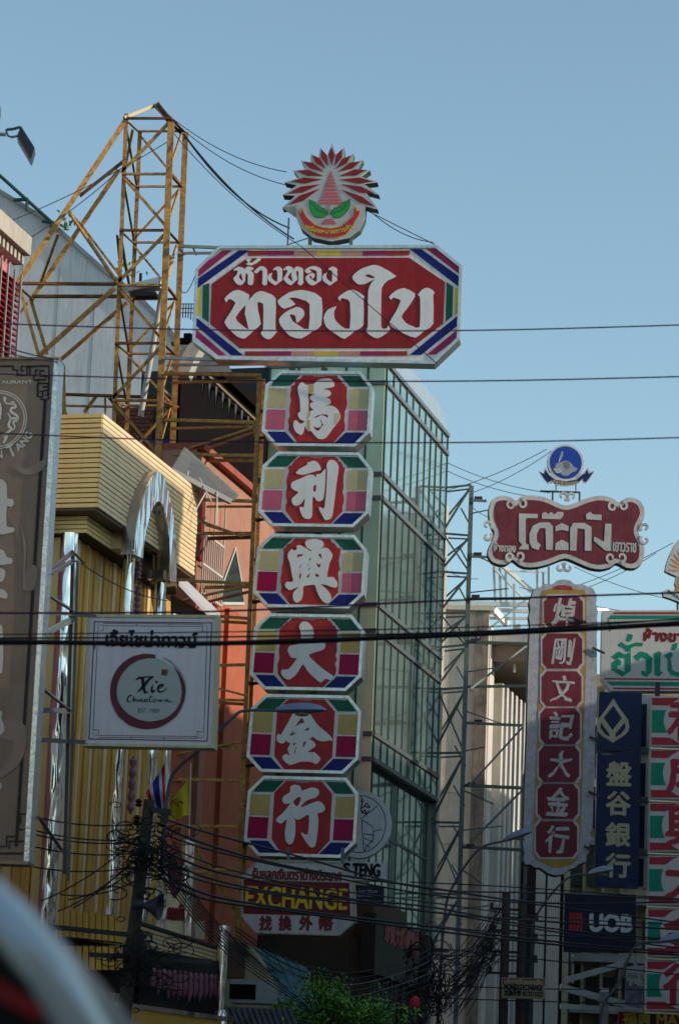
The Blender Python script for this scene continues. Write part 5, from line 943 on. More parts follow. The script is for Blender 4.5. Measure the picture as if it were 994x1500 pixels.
cc2 = ze2([(450, 60)])[0]; text('ตราช้างทอง', (-.42, .42, -.04, .05), -.067, mat('gilt_print', (.45, .34, .14), .5), el, 'ribbon_lettering', bold=.006, warp=lambda x, z: (cc2[0]+(cc2[1]-ze2([(450, 225)])[0][1]-z)*math.sin(x*.85), cc2[1]-(cc2[1]-ze2([(450, 225)])[0][1]-z)*math.cos(x*.85)))
for x in (814, 843): MB().bar((EL(x, 706)[0], .05, EL(x, 708)[1]), (EL(x, 722)[0], .05, EL(x, 720)[1]), .025).build('post', STEEL, el)
# ---- hanging Chinese sign
HS = PL(815, 1283, 69, 2); hs = pthing(HS, 'hanging_chinese_signboard', 'tall narrow hanging signboard with seven crimson Chinese character plates in scalloped grey border', 'signboard'); zh = lambda pts: HS.loop(Z(750, 830, 3.193, pts))
prof = [(240,62),(270,68),(290,85),(320,82),(350,95),(375,105),(392,140),(388,175),(397,205),(392,240),(397,270),(392,310),(394,600),(385,760),(383,950),(376,1100),(372,1230),(360,1245),(368,1275),(356,1300),(362,1330),(345,1350),(342,1380),(310,1392),(290,1410),(262,1418),(240,1438),(200,1445),(160,1432),(130,1410),(105,1408),(80,1392),(62,1395),(50,1370),(55,1340),(48,1300),(50,1250),(58,1000),(66,800),(72,500),(80,300),(82,270),(76,235),(84,205),(78,170),(92,130),(100,105),(130,98),(150,82),(185,85),(210,66)]
zl = zh(prof); flat([zl], 0, mat('scallop_grey', (.36, .37, .42), .6, var=.22, streak=.15, scale=7, bump=.5), hs, 'border_panel', .05, sm=2); flat([inset(zl, -.015)], .24, mat('rusty_casing', (.10, .08, .07), .7, .2, var=.4), hs, 'casing', .18, sm=2)
OC_ = mat('ochre_inlay', (.36, .22, .05), .55, var=.2, streak=.25); flat([zh([(165,108),(240,98),(315,112),(345,140),(342,500),(330,800),(322,1100),(310,1340),(280,1390),(200,1410),(130,1380),(95,1340),(105,1000),(118,700),(128,400),(132,140)])], -.052, OC_, hs, 'ochre_inlay', .006, sm=2)
flat([zh([(190,108),(200,92),(240,88),(275,95),(282,110)])], -.06, RED2, hs, 'cap_motif', .006)
CHH = '焯剛文記大金行'
for i, (x, y, hw, hh_) in enumerate([(237, 214, 90, 74), (232, 397, 92, 82), (228, 573, 92, 82), (221, 748, 92, 84), (216, 925, 94, 84), (210, 1100, 94, 82), (204, 1276, 96, 84)]):
    def notched(k): a_, b_ = hw-k, hh_-k; n_ = 22; return [(x-a_+n_, y-b_), (x+a_-n_, y-b_), (x+a_-n_*.5, y-b_+n_*.7), (x+a_, y-b_+n_*1.2), (x+a_, y+b_-n_*1.2), (x+a_-n_*.5, y+b_-n_*.7), (x+a_-n_, y+b_), (x-a_+n_, y+b_), (x-a_+n_*.5, y+b_-n_*.7), (x-a_, y+b_-n_*1.2), (x-a_, y-b_+n_*1.2), (x-a_+n_*.5, y-b_+n_*.7)]
    flat([zh(notched(-9))], -.059, BORD, hs, 'plate_rim', .006); pt = flat([zh(notched(0))], -.066, mat('plate_crimson', (.15, .02, .036), .6, var=.2, streak=.3), hs, 'plate', .005)
    b0 = zh([(x-52, y+60), (x+58, y-58)]); text(CHH[i], (b0[0][0], b0[1][0], b0[0][1], b0[1][1]), -.072, TW, hs, 'chinese_character', bold=.015, jit=.05, shear=.12)
for y, x in ((905, 845), (950, 872), (1080, 868), (1160, 866), (1240, 860)):
    a = HS(x-6, y), HS(x+12, y+8); MB().bar((a[0][0], -.1, a[0][1]), (a[1][0], -.1, a[1][1]), .05).build('hanger_bolt', DARK, hs)
# ---- blue bank sign (two boxes of one sign), white frame behind
BK = PL(903, 1302, 72, 0); bk2 = pthing(BK, 'bank_signboard', 'tall dark blue bank signboard with a pale drop-shaped logo and cream Chinese characters', 'signboard'); zk = lambda pts: BK.loop(Z(860, 1000, 5, pts))
flat([zk([(78,82),(388,95),(380,512),(60,508)])], 0, NAVY, bk2, 'logo_box', .3); flat([zk([(62,522),(380,522),(360,1512),(42,1500)])], 0, NAVY, bk2, 'name_box', .3)
CRM2 = mat('logo_cream', (.48, .42, .28), .5)
flat([zk(p) for p in ([(180,130),(215,190),(255,245),(285,285),(297,335),(285,375),(245,410),(210,430),(175,455),(140,430),(95,405),(65,370),(57,325),(75,275),(120,215),(155,165)], [(180,182),(240,275),(172,362),(108,272)], [(88,305),(150,392),(150,412),(112,385),(85,345)], [(263,305),(268,345),(235,390),(195,415),(195,385)])], -.301, CRM2, bk2, 'logo', .01)
for ch, x, y in (('盤', 220, 680), ('谷', 215, 897), ('銀', 212, 1125), ('行', 212, 1350)): b0 = zk([(x-88, y+80), (x+88, y-82)]); text(ch, (b0[0][0], b0[1][0], b0[0][1], b0[1][1]), -.303, CRM2, bk2, 'chinese_character', bold=.022)
b0 = zk([(90, 540), (168, 530)]); text('บริษัท', (b0[0][0], b0[1][0], b0[0][1], b0[1][1]), -.302, CRM2, bk2, 'small_print')
bf = PL(945, 1300, 72.4, 0); bft = pthing(bf, 'sign_back_frame', 'pale steel frame with dark infill behind the right edge of the blue bank sign', 'steel frame'); zf_ = lambda pts: bf.loop(Z(860, 1000, 5, pts))
flat([zf_([(388,85),(470,90),(440,1500),(372,1500)])], .1, mat('weathered_white_steel', (.45, .47, .47), .5, .2, var=.2), bft, 'frame', .06)
for y0, y1 in ((155, 470), (590, 850), (900, 1215), (1290, 1490)): x0 = 394-(y0-85)*.02; x1 = 436-(y0-85)*.02; flat([zf_([(x0, y0), (x1, y0), (x1-6, y1), (x0-6, y1)])], .03, mat('night_infill', (.012, .014, .04), .5), bft, 'infill_panel', .02)
for y in (500, 860, 1245): a = zf_([(372, y+20), (445, y-20)]); MB().box(a[0][0], a[1][0], -.1, .02, a[0][1], a[1][1]).build('clamp', STEEL, bft)
# ---- second bank sign
UB = PL(878, 1395, 65, -8); ub = pthing(UB, 'blue_bank_signboard', 'dark blue rectangular bank signboard reading UOB with red bars', 'signboard'); zu2 = lambda pts: UB.loop(Z(600, 1200, 2.523, pts))
q = zu2([(571,275),(833,282),(833,490),(566,486)]); MB().prism(q, 0, .35).build('box', mat('night_blue', (.004, .007, .035), .5, var=.08), ub)
b0 = zu2([(665, 412), (818, 355)]); text('UOB', (b0[0][0], b0[1][0], b0[0][1], b0[1][1]), -.004, mat('uob_white', (.55, .55, .57), .4), ub, 'lettering', bold=.026)
RB = mat('bar_red', (.42, .02, .03), .45)
for i in range(4): x = 592+i*13; ribbon(zu2([(x, 346), (x+3, 380), (x, 412)]), .05, -.004, RB, ub, 'red_bar')
for y in (364, 392): ribbon(zu2([(586, y), (640, y)]), .012, -.006, RB, ub, 'cross_bar')
MB().box(q[0][0], q[1][0], .03, .3, q[0][1], q[0][1]+.03).build('top_rail', STEEL, ub)
# ---- green and white sign at right edge
GW = PL(940, 1010, 76, 0); gw2 = pthing(GW, 'green_striped_signboard', 'white signboard with green and red stripes and green Thai lettering, cut by right edge', 'signboard'); zg2 = lambda pts: GW.loop(Z(860, 770, 5.769, pts))
GWW = mat('warm_white', (.56, .53, .52), .5, var=.05, streak=.1); q = zg2([(125,720),(1400,712),(1400,1400),(200,1398),(112,1290)]); flat([q], 0, GWW, gw2, 'face_panel', .04); MB().prism(q, .001, .4).build('casing', mat('grey_casing', (.3, .3, .3), .5), gw2)
for p, m in (([(225,733),(1400,733),(1400,750),(210,750)], RED), ([(195,760),(1400,762),(1400,785),(165,793)], TEAL), ([(140,1290),(1400,1300),(1400,1312),(132,1303)], RED), ([(155,1318),(1400,1330),(1400,1365),(200,1352)], TEAL), ([(210,1370),(1400,1380),(1400,1392),(215,1385)], RED)): flat([zg2(p)], -.042, m, gw2, 'stripe', .004)
for g in ([(200,1110),(260,1065),(310,1090),(362,1070),(362,1230),(292,1278),(205,1225),(203,1160),(255,1125),(285,1150),(275,1185),(250,1180),(250,1210),(310,1240),(318,1120),(262,1118),(240,1135)], [(385,1110),(440,1065),(500,1078),(545,1120),(540,1240),(495,1280),(450,1260),(450,1225),(490,1235),(490,1130),(455,1110),(420,1145)],
          [(560,1080),(600,1062),(628,1085),(612,1100),(612,1235),(635,1240),(600,1280),(562,1262)], [(640,1100),(690,1070),(720,1085),(700,1130),(715,1225),(750,1240),(780,1232),(800,1060),(850,1060),(850,1240),(790,1285),(700,1265),(672,1225),(672,1130)], [(252,1012),(280,985),(330,1015),(400,990),(465,992),(460,1022),(400,1020),(360,1040),(365,1065),(330,1068),(310,1042)], [(325,975),(340,915),(382,925),(372,965),(350,982)], [(705,1050),(720,1000),(760,990),(750,1035),(730,1058)]):
    flat([zg2(g)], -.043, TEAL, gw2, 'thai_letter', .005)
b0 = zg2([(475, 972), (1120, 898)]); text('ห้างขายทอง', (b0[0][0], b0[1][0], b0[0][1], b0[1][1]), -.043, mat('sign_letter_red', (.5, .03, .03), .5), gw2, 'small_lettering', bold=.025)
# ---- column of red and green panels at right edge
NM = ['topmost', 'second', 'third', 'fourth', 'fifth', 'lowest']
for i, (ya, yb_, ch) in enumerate(zip((1021, 1098, 1176, 1254, 1331, 1407), (1093, 1170, 1247, 1325, 1401, 1480), '和成興大金行')):
    sh = -(i)*1.35; pl = PL(985+sh, yb_+1, 71, 0); pp = pthing(pl, 'striped_sign_panel', '%s red, white and green panel with a red character at the right edge' % NM[i], 'sign panel', 'red and green character panels in a column at the right edge')
    X0 = 953+sh; q = pl.loop([(X0+.9, ya), (1072+sh, ya+1), (1070+sh, yb_+1), (X0, yb_)]); flat([q], 0, GWW, pp, 'face_panel', .03); MB().prism(inset(q, -.02), .001, .35).build('casing', mat('weathered_white_steel', (.45, .47, .47), .5, .2), pp)
    H = yb_-ya; RP = mat('panel_red', (.42, .025, .045), .45, var=.1, streak=.1)
    flat([pl.loop([(X0+1, ya+1.5), (1070, ya+1.5), (1070, ya+H*.16), (985+sh, ya+H*.14), (975+sh, ya+H*.18), (X0+1, ya+H*.17)])], -.032, RP, pp, 'red_band', .003)
    flat([pl.loop([(X0+.4, yb_-1.5), (1070, yb_-1), (1070, yb_-H*.10), (990+sh, yb_-H*.10), (978+sh, yb_-H*.17), (X0+.4, yb_-H*.18)])], -.032, RP, pp, 'red_band', .003)
    flat([pl.loop([(X0+.7, ya+H*.27), (1070, ya+H*.27), (1070, yb_-H*.27), (X0+.5, yb_-H*.27)])], -.032, TEAL, pp, 'green_block', .003)
    cc3 = pl(1009+sh, (ya+yb_)/2); r3 = cc3[0]-pl(971+sh, (ya+yb_)/2)[0]; flat([[(cc3[0]+r3*math.cos(t*math.pi/18), cc3[1]+r3*.94*math.sin(t*math.pi/18)) for t in range(36)]], -.036, GWW, pp, 'white_disc', .003)
    text(ch, (cc3[0]-r3*.82, cc3[0]+r3*.85, cc3[1]-r3*.74, cc3[1]+r3*.78), -.041, RP, pp, 'chinese_character', bold=.035, jit=.02)
    MB().box(q[0][0]-.03, q[1][0], -.05, .1, q[3][1]-.07, q[3][1]-.035).build('bottom_rail', mat('gilt_rail', (.5, .45, .3), .3, .8), pp)
sm_ = thing('right_sign_mast', 'dark steel posts behind the column of red and green panels', 'mast', at(995, 1300, 71.8)); sm_.location.z = 0
for x in (962, 1050): a = at(x, 1000, 71.9); strut(a, (a.x, a.y, 0), .12, DARK, sm_, 'post', box=True)
# ---- orange sun emblem at right edge
OS = PL(1010, 880, 77, 0); os_ = pthing(OS, 'sun_emblem', 'white fan emblem with orange rays and green sprigs cut by the right edge', 'emblem'); zs = lambda pts: OS.loop(Z(860, 770, 5.769, pts))
fanp = zs([(652,385),(662,330),(690,250),(730,170),(775,115),(850,75),(940,110),(1010,200),(1040,300),(1050,385),(960,420),(900,430),(900,560),(1000,600),(950,640),(850,680),(750,640),(700,620),(640,600),(630,560),(670,540),(730,560),(745,520),(735,490),(750,430),(700,410)])
flat([fanp], 0, mat('fan_white', (.55, .52, .50), .5), os_, 'plate', .05); flat([inset(fanp, -.012)], .14, DARK, os_, 'back_plate', .1); ORG = mat('ray_orange', (.65, .26, .02), .5)
for i in range(14):
    t = R(175-i*13); c0 = (850, 395); a_ = [(c0[0]+math.cos(t)*ra, c0[1]-math.sin(t)*ra*1.25) for ra in (75, 120, 175)]; pv = (-math.sin(t)*9, -math.cos(t)*9)
    flat([zs([a_[0], (a_[1][0]+pv[0], a_[1][1]+pv[1]), a_[2], (a_[1][0]-pv[0], a_[1][1]-pv[1])])], -.052, ORG, os_, 'ray', .005)
flat([zs([(765,430),(790,470),(780,500),(800,540),(780,570),(750,555),(740,530),(755,500),(760,460)])], -.052, ORG, os_, 'flame', .005, sm=2)
for i in range(6): x, y = 672+i*22, 560+i*14; flat([zs([(x, y), (x+14, y-16), (x+24, y+2), (x+10, y+14)])], -.052, mat('sprig_green', (.01, .12, .07), .5), os_, 'leaf', .005)
for x in (992, 1020): MB().bar((OS(x, 878)[0], .1, OS(x, 870)[1]), (OS(x, 895)[0], .1, OS(x, 895)[1]), .05).build('post', STEEL, os_)
# ---- small signs at the lower right
MX = PL(766, 1463, 62, -4); mx_ = pthing(MX, 'money_exchange_board', 'small cream and red board reading MONEY EXCHANGE at the lower right', 'signboard'); zm_ = lambda pts: MX.loop(Z(600, 1200, 2.523, pts))
MB().prism(zm_([(338,584),(500,588),(500,664),(338,660)]), 0, .12).build('board', mat('board_cream', (.36, .28, .17), .6, var=.15), mx_); flat([zm_([(342,588),(497,592),(497,612),(342,609)])], -.001, mat('board_red', (.22, .04, .03), .6), mx_, 'red_band', .003)
for tx, ya, yb_, m in (('บริการรับแลกเงิน', 607, 593, CRM2), ('MONEY EXCHANGE', 630, 614, INK), ('兌換外幣 02 2211222', 652, 636, INK)): b0 = zm_([(348, ya), (490, yb_)]); text(tx, (b0[0][0], b0[1][0], b0[0][1], b0[1][1]), -.005, m, mx_, 'lettering', bold=.006)
PB = PL(930, 1480, 74, -3); pb = pthing(PB, 'poster_banner', 'small white and purple banner with an elephant motif left of the lowest striped panel', 'banner'); zp2 = lambda pts: PB.loop(Z(600, 1200, 2.523, pts))
flat([zp2([(800,545),(862,540),(860,715),(790,700)])], 0, mat('banner_white', (.45, .47, .52), .6), pb, 'sheet', .02); flat([zp2([(798,600),(860,598),(858,700),(793,690)])], -.021, mat('banner_purple', (.08, .05, .16), .6, col2=(.3, .3, .4), scale=6), pb, 'purple_print', .003)
b0 = zp2([(805, 588), (858, 570)]); text('REAL 5', (b0[0][0], b0[1][0], b0[0][1], b0[1][1]), -.022, INK, pb, 'lettering'); b0 = zp2([(812, 614), (860, 592)]); text('14:', (b0[0][0], b0[1][0], b0[0][1], b0[1][1]), -.026, EW, pb, 'numerals', bold=.02)
rdp = PL(930, 1498, 74.5, -3); rdt = pthing(rdp, 'red_fascia_sign', 'red shop fascia with gold lettering at the very bottom right', 'signboard'); a = rdp.loop([(905, 1530), (905, 1476), (1010, 1484), (1010, 1535)]); MB().prism(a, 0, .3).build('board', mat('fascia_red', (.22, .02, .03), .5), rdt); text('福興 MAY', (a[0][0]+.1, a[2][0]-.1, a[1][1]-.42, a[1][1]-.08), -.004, mat('fascia_gold', (.5, .38, .05), .4), rdt, 'lettering', bold=.015)
wl = thing('white_arm_frame', 'weathered white steel outrigger arms under the UOB sign', 'steel frame', at(870, 1460, 74)); 
for x0, y0, x1, y1, w_ in [(828, 1436, 912, 1412, .14), (820, 1446, 940, 1478, .16), (835, 1452, 930, 1472, .10), (820, 1474, 940, 1480, .12), (838, 1400, 838, 1440, .06), (928, 1392, 935, 1480, .08), (885, 1450, 884, 1500, .2)]: strut(at(x0, y0, 74), at(x1, y1, 74.4), w_, mat('weathered_white_steel', (.45, .47, .47), .5, .2), wl, 'arm', box=True)
# ================================================================ street lamps, poles, flags, horn
LAMP = mat('lamp_grey_paint', (.09, .10, .12), .5, .3)
def street_lamp(label, pts, D0, D1, head, tilt=0, hs_=1.0):
    """pts: photo points from the pole foot to the lamp head"""
    n = len(pts); P = [at(x, y, D0+(D1-D0)*i/(n-1)) for i, (x, y) in enumerate(pts)]; base = Vector((P[0].x, P[0].y, 0)); o = thing('street_lamp', label, 'street lamp', base, 0, 'cobra head street lamps over the road')
    P = [P[0]-Vector((0, 0, .6 if head == .80 else P[0].z))]+P
    if head == .80: base = Vector(P[0]); o.location = base
    P = [p-base for p in P]
    MB().tube([P[0], P[1]], .055, 10, .045).build('pole', LAMP, o, True); MB().tube(spl([tuple(p) for p in P[1:]], 5), .030, 8, .024).build('arm', LAMP, o, True)
    e = P[-1]; d = (P[-1]-P[-2]); d.normalize(); L_ = head
    rt = Matrix.Rotation(math.atan2(d.y, d.x), 4, 'Z')@Matrix.Rotation(-math.asin(max(-1, min(1, d.z)))+tilt, 4, 'Y'); mb = MB(); k = 12; sec = [(0, .04, .05), (.12, .10, .09), (.35, .15, .12), (.65, .16, .13), (.88, .13, .09), (1, .04, .03)]
    for t, wd, hh in sec:
        for j in range(k):
            a_ = 2*math.pi*j/k; y_ = wd*math.cos(a_)*hs_; z_ = hh*math.sin(a_)*hs_*(1 if math.sin(a_) > 0 else .35); mb.v.append(tuple(e+(rt@Vector((t*L_, y_, z_)))))
    for i in range(len(sec)-1):
        for j in range(k): mb.f.append([i*k+j, i*k+(j+1) % k, (i+1)*k+(j+1) % k, (i+1)*k+j])
    mb.f.append(list(range(k))[::-1]); mb.f.append([(len(sec)-1)*k+j for j in range(k)]); hd = mb.build('lamp_head', mat('lamp_head_paint', (.20, .25, .34), .35, .3), o, True)
    mb = MB(); c0 = rt@Vector((.52*L_, 0, -.045*hs_)); mb.lathe([(.01, -.05), (.10*hs_, -.03), (.12*hs_, 0)], 14, tuple(e+c0)); mb.build('lens', mat('lamp_lens', (.35, .28, .18), .15, spec=.8), hd, True)
    return o
street_lamp('street lamp whose cobra head hangs in front of the fifth octagonal panel', [(241, 1215), (246, 1160), (258, 1128), (300, 1092), (342, 1050), (360, 1041), (404, 1041)], 45.8, 46.2, .80, 0, 1.0)
street_lamp('street lamp with its head against the foot of the hanging Chinese signboard', [(640, 1500), (650, 1350), (662, 1300), (700, 1245), (738, 1232)], 62, 62, .62)
street_lamp('street lamp with its head at the foot of the tall blue bank sign', [(775, 1500), (778, 1400), (783, 1345), (828, 1288), (862, 1281)], 66, 66, .56)
street_lamp('street lamp with its head over the lower right striped panels', [(878, 1500), (884, 1470), (905, 1440), (930, 1386), (965, 1380)], 62, 62, .6)
def wood(p): return p
UP = thing('utility_pole', 'leaning dark concrete utility pole wrapped in tangled cables at lower left', 'utility pole', at(182, 1490, 45.6)); UP.location.z = 0
CONC = mat('sooty_concrete', (.07, .055, .05), .9, var=.35, bump=.4, scale=10); top = at(219, 1172, 45.6); lo2 = at(181, 1495, 45.6); d = (top-lo2)/(top.z-lo2.z); foot = top-d*top.z; UP.location = (foot.x, foot.y, 0); o0 = Vector(UP.location)
MB().tube([foot-o0, top-o0], .15, 12, .085).build('pole', CONC, UP, True)
MB().bar(at(222, 1186, 45.5)-o0, at(250, 1190, 45.6)-o0, .08).build('cross_arm', DARK, UP); MB().bar(at(243, 1186, 45.6)-o0, at(240, 1205, 45.6)-o0, .12).build('bracket_box', DARK, UP)
MB().bar(at(70, 1357, 45.4)-o0, at(215, 1372, 45.6)-o0, .07).build('cable_rack', DARK, UP); MB().bar(at(130, 1398, 45.4)-o0, at(310, 1410, 45.6)-o0, .07).build('cable_rack', DARK, UP)
for x, y in ((203, 1395), (207, 1412), (196, 1418)): MB().lathe([(.06, 0), (.08, .1), (.08, .28), (.04, .34)], 12, tuple(at(x, y, 45.3)-o0)).build('splice_can', BLACK, UP, True)
for x, y in ((203, 1182), (200, 1206)): 
    MB().lathe([(.02, 0), (.06, .03), (.03, .06), (.06, .09), (.02, .13)], 10, tuple(at(x, y, 45.5)-o0)).build('insulator', BLACK, UP, True)
# cable tangle
tang = MB()
for i in range(250):
    cx_, cy_ = 216+rnd.gauss(0, 24), 1252+rnd.gauss(0, 32)
    if i % 5 > 2: cx_, cy_ = 212+rnd.gauss(0, 34), 1410+rnd.gauss(0, 26)
    r_ = rnd.uniform(.03, .17); ax = Vector((rnd.gauss(0, .4), 1, rnd.gauss(0, .4))).normalized(); u_v = ax.cross(Vector((0, 0, 1))).normalized(); v_v = ax.cross(u_v); c_ = at(cx_, cy_, 45.6+rnd.gauss(0, .25)); a0 = rnd.uniform(0, 6.28); ln = rnd.uniform(2.5, 6.5)
    tang.tube([c_+u_v*math.cos(a0+ln*t/9)*r_*1.3+v_v*math.sin(a0+ln*t/9)*r_*.8 for t in range(10)], rnd.uniform(.006, .012), 5)
tg_ = tang.build('tangled_cables', BLACK, None, True, kind='stuff'); tag(tg_, 'mass of looped black cables around the leaning utility pole', 'cables')
# loudspeaker horn
HN = thing('loudspeaker_horn', 'dark grey loudspeaker horn fixed on the utility pole pointing right', 'loudspeaker', at(206, 1326, 45.3)); HN.rotation_euler = (0, R(4), R(-14))
HG = mat('horn_grey', (.045, .05, .065), .45, .2); MB().lathe([(.045, 0), (.05, .06), (.08, .12), (.125, .20), (.175, .27), (.21, .31), (.20, .315), (.16, .27), (.05, .1)], 28, axis='x').build('horn', HG, HN, True); MB().lathe([(.05, -.12), (.085, -.10), (.085, .0), (.05, .03)], 20, axis='x').build('driver', HG, HN, True); MB().bar((-.1, 0, -.02), (-.1, 0, -.2), .05).build('bracket', DARK, HN)
# flags
def flag(name, lab, pole, quadf, mats, D):
    o = thing(name, lab, 'flag', at(*pole[1], D)); o0 = Vector(o.location); MB().tube([at(*pole[0], D)-o0, at(*pole[1], D)-o0], .012, 6).build('staff', BRL, o, True)
    for s0, s1, m, nm in mats:
        n = 10; mb = MB()
        for i in range(n+1):
            for j in (0, 1):
                s_ = s0+(s1-s0)*j; x, y = quadf(i/n, s_); p = at(x, y, D)-o0; p.y += .10*math.sin(i/n*7+s_*3); mb.v.append(tuple(p))
        for i in range(n): mb.f.append([i*2, i*2+1, i*2+3, i*2+2])
        mb.build(nm, m, o, True)
def qf(A, B, C, D_): return lambda t, s: tuple((A[k]*(1-s)+B[k]*s)*(1-t)+(D_[k]*(1-s)+C[k]*s)*t for k in (0, 1))
FR, FW_, FBl = mat('flag_red', (.50, .025, .03), .8), mat('flag_white', (.55, .55, .6), .8), mat('flag_blue', (.02, .03, .22), .8)
flag('national_flag', 'striped red, white and blue flag drooping on the gold building beside the utility pole', ((243, 1108), (241, 1210)), qf((241, 1118), (214, 1160), (224, 1190), (243, 1185)), [(0, .17, FR, 'red_stripe'), (.17, .33, FW_, 'white_stripe'), (.33, .67, FBl, 'blue_stripe'), (.67, .83, FW_, 'white_stripe'), (.83, 1, FR, 'red_stripe')], 47.5)
flag('yellow_flag', 'bright yellow flag with a dark emblem hanging against the orange wall', ((279.5, 1118), (277, 1232)), qf((279.5, 1134), (279, 1194), (247, 1203), (246, 1183)), [(0, 1, mat('flag_yellow', (.68, .52, .02), .8, var=.06), 'yellow_cloth')], 47.8)
yf = [o for o in COL.objects if o.name.startswith('yellow_flag')][0]; o0 = Vector(yf.location); mb = MB()
for i in range(9): p = at(252+i*1.9, 1176+rnd.uniform(-5, 5), 47.62)-o0; mb.lathe([(.005, 0), (.016, .0), (.005, .0)], 6, tuple(p), axis='y')
mb.build('emblem_print', mat('emblem_dark', (.08, .07, .03), .8), yf)
# transformer poles at lower right
for (x, y, lab) in ((741, 1308, 'dark utility pole with insulators, left of the pair above the money exchange board'), (765, 1321, 'shorter dark utility pole, right of the pair above the money exchange board')):
    p = at(x, y, 63); o = thing('utility_pole', lab, 'utility pole', (p.x, p.y, 0)); MB().tube([(0, 0, 0), (0, 0, p.z)], .13, 10, .09).build('pole', CONC, o, True)
    for k in range(4 if x < 750 else 3):
        z = p.z-.35-k*.45; MB().bar((-.35, 0, z), (.35, 0, z), .05).build('cross_arm', DARK, o)
        for s_ in (-.3, .3): MB().lathe([(.02, 0), (.05, .03), (.03, .06), (.05, .09), (.02, .12)], 8, (s_, 0, z+.02)).build('insulator', mat('brown_insulator', (.09, .05, .04), .3), o, True)
# poles and knots under the glass building
p = at(622, 1370, 60); o = thing('utility_pole', 'dark cable pole at the right foot of the glass building', 'utility pole', (p.x, p.y, 0)); MB().tube([(0, 0, 0), (0, 0, p.z)], .13, 10, .09).build('pole', CONC, o, True); MB().bar((-.4, 0, p.z-.3), (.5, 0, p.z-.3), .06).build('cross_arm', DARK, o)
t2 = MB()
for i in range(70):
    c_ = at(628+rnd.gauss(0, 14), 1440+rnd.gauss(0, 34), 60+rnd.gauss(0, .3)); a0 = rnd.uniform(0, 6.3); r_ = rnd.uniform(.1, .35); t2.tube([c_+Vector((math.cos(a0+t*.5)*r_*.7, .1*math.sin(t), math.sin(a0+t*.5)*r_*1.2)) for t in range(9)], rnd.uniform(.008, .016), 5)
for i in range(60):
    a = at(728+rnd.gauss(0, 5), 1320+rnd.uniform(0, 90), 62.8); b = at(655+rnd.gauss(0, 18), 1400+rnd.uniform(0, 95), 61); m = a.lerp(b, .5)-Vector((0, 0, .2)); t2.tube([a, m, b], .009, 5)
tag(t2.build('tangled_cables', BLACK, None, True, kind='stuff'), 'drooping tangle of thin black cables at the lower centre right', 'cables')
# ---------------------------------------------------------------- cables
def cable(lab, pts, r, m=BLACK, name='overhead_cable', sag=0, grp=None):
    P = [at(x, y, D) for x, y, D in pts]
    if len(P) == 2 and sag: a, b = P; P = [a.lerp(b, t/14)-Vector((0, 0, sag*4*(t/14)*(1-t/14))) for t in range(15)]
    else: P = [Vector(p) for p in spl([tuple(p) for p in P], 6)]
    o = Vector(P[0]); mb = MB().tube([p-o for p in P], r, 6); ob = mb.build(name, m, None, True); ob.location = o; tag(ob, lab, 'cable', grp); return ob
PUR = mat('purple_black_cable', (.05, .012, .055), .5)
cable('thin cable crossing the big red sign and sky at its lowest letters', [(-60, 472, 30), (300, 483, 30), (690, 484, 30), (1060, 474, 30)], .0075, PUR)
cable('thin cable running just above the top octagonal panel', [(-60, 546, 29), (350, 557, 29), (700, 558, 29), (1060, 550, 29)], .0075, PUR)
cable('thin cable crossing the bottom of the top octagonal panel', [(-60, 632, 28), (300, 646, 28), (700, 648, 28), (1060, 639, 28)], .007, PUR)
cable('thin cable just above the thick bundle, passing the third octagonal panel', [(-60, 898, 27), (300, 896, 27), (650, 880, 27), (1060, 866, 27)], .010, PUR)
cable('upper thin wire of the bundle crossing the square sign', [(-60, 930, 26), (300, 926, 26), (650, 920, 26), (1060, 905, 26)], .006)
cable('second wire of the bundle above the thick black cable', [(-60, 935, 26.2), (320, 933, 26.2), (700, 925, 26.2), (1060, 902, 26.2)], .009)
cable('thick black cable bundle crossing the whole width over the fourth panel', [(-60, 939, 26.4), (260, 943, 26.4), (420, 939, 26.4), (650, 931, 26.4), (880, 920, 26.4), (1060, 908, 26.4)], .024)
cable('second thick cable of the bundle, just under the first', [(-60, 943, 26.6), (200, 941, 26.6), (400, 942, 26.6), (700, 928, 26.6), (1060, 912, 26.6)], .018)
mb = MB()
for x, y in ((137, 942), (890, 916), (700, 928)): mb.tube([at(x-1, y-8, 26.4), at(x+3, y, 26.3), at(x+2, y+9, 26.4)], .006, 5)
tag(mb.build('cable_ties', BLACK, None, True, kind='stuff'), 'loose tie ends hanging from the thick cable bundle', 'cable ties')
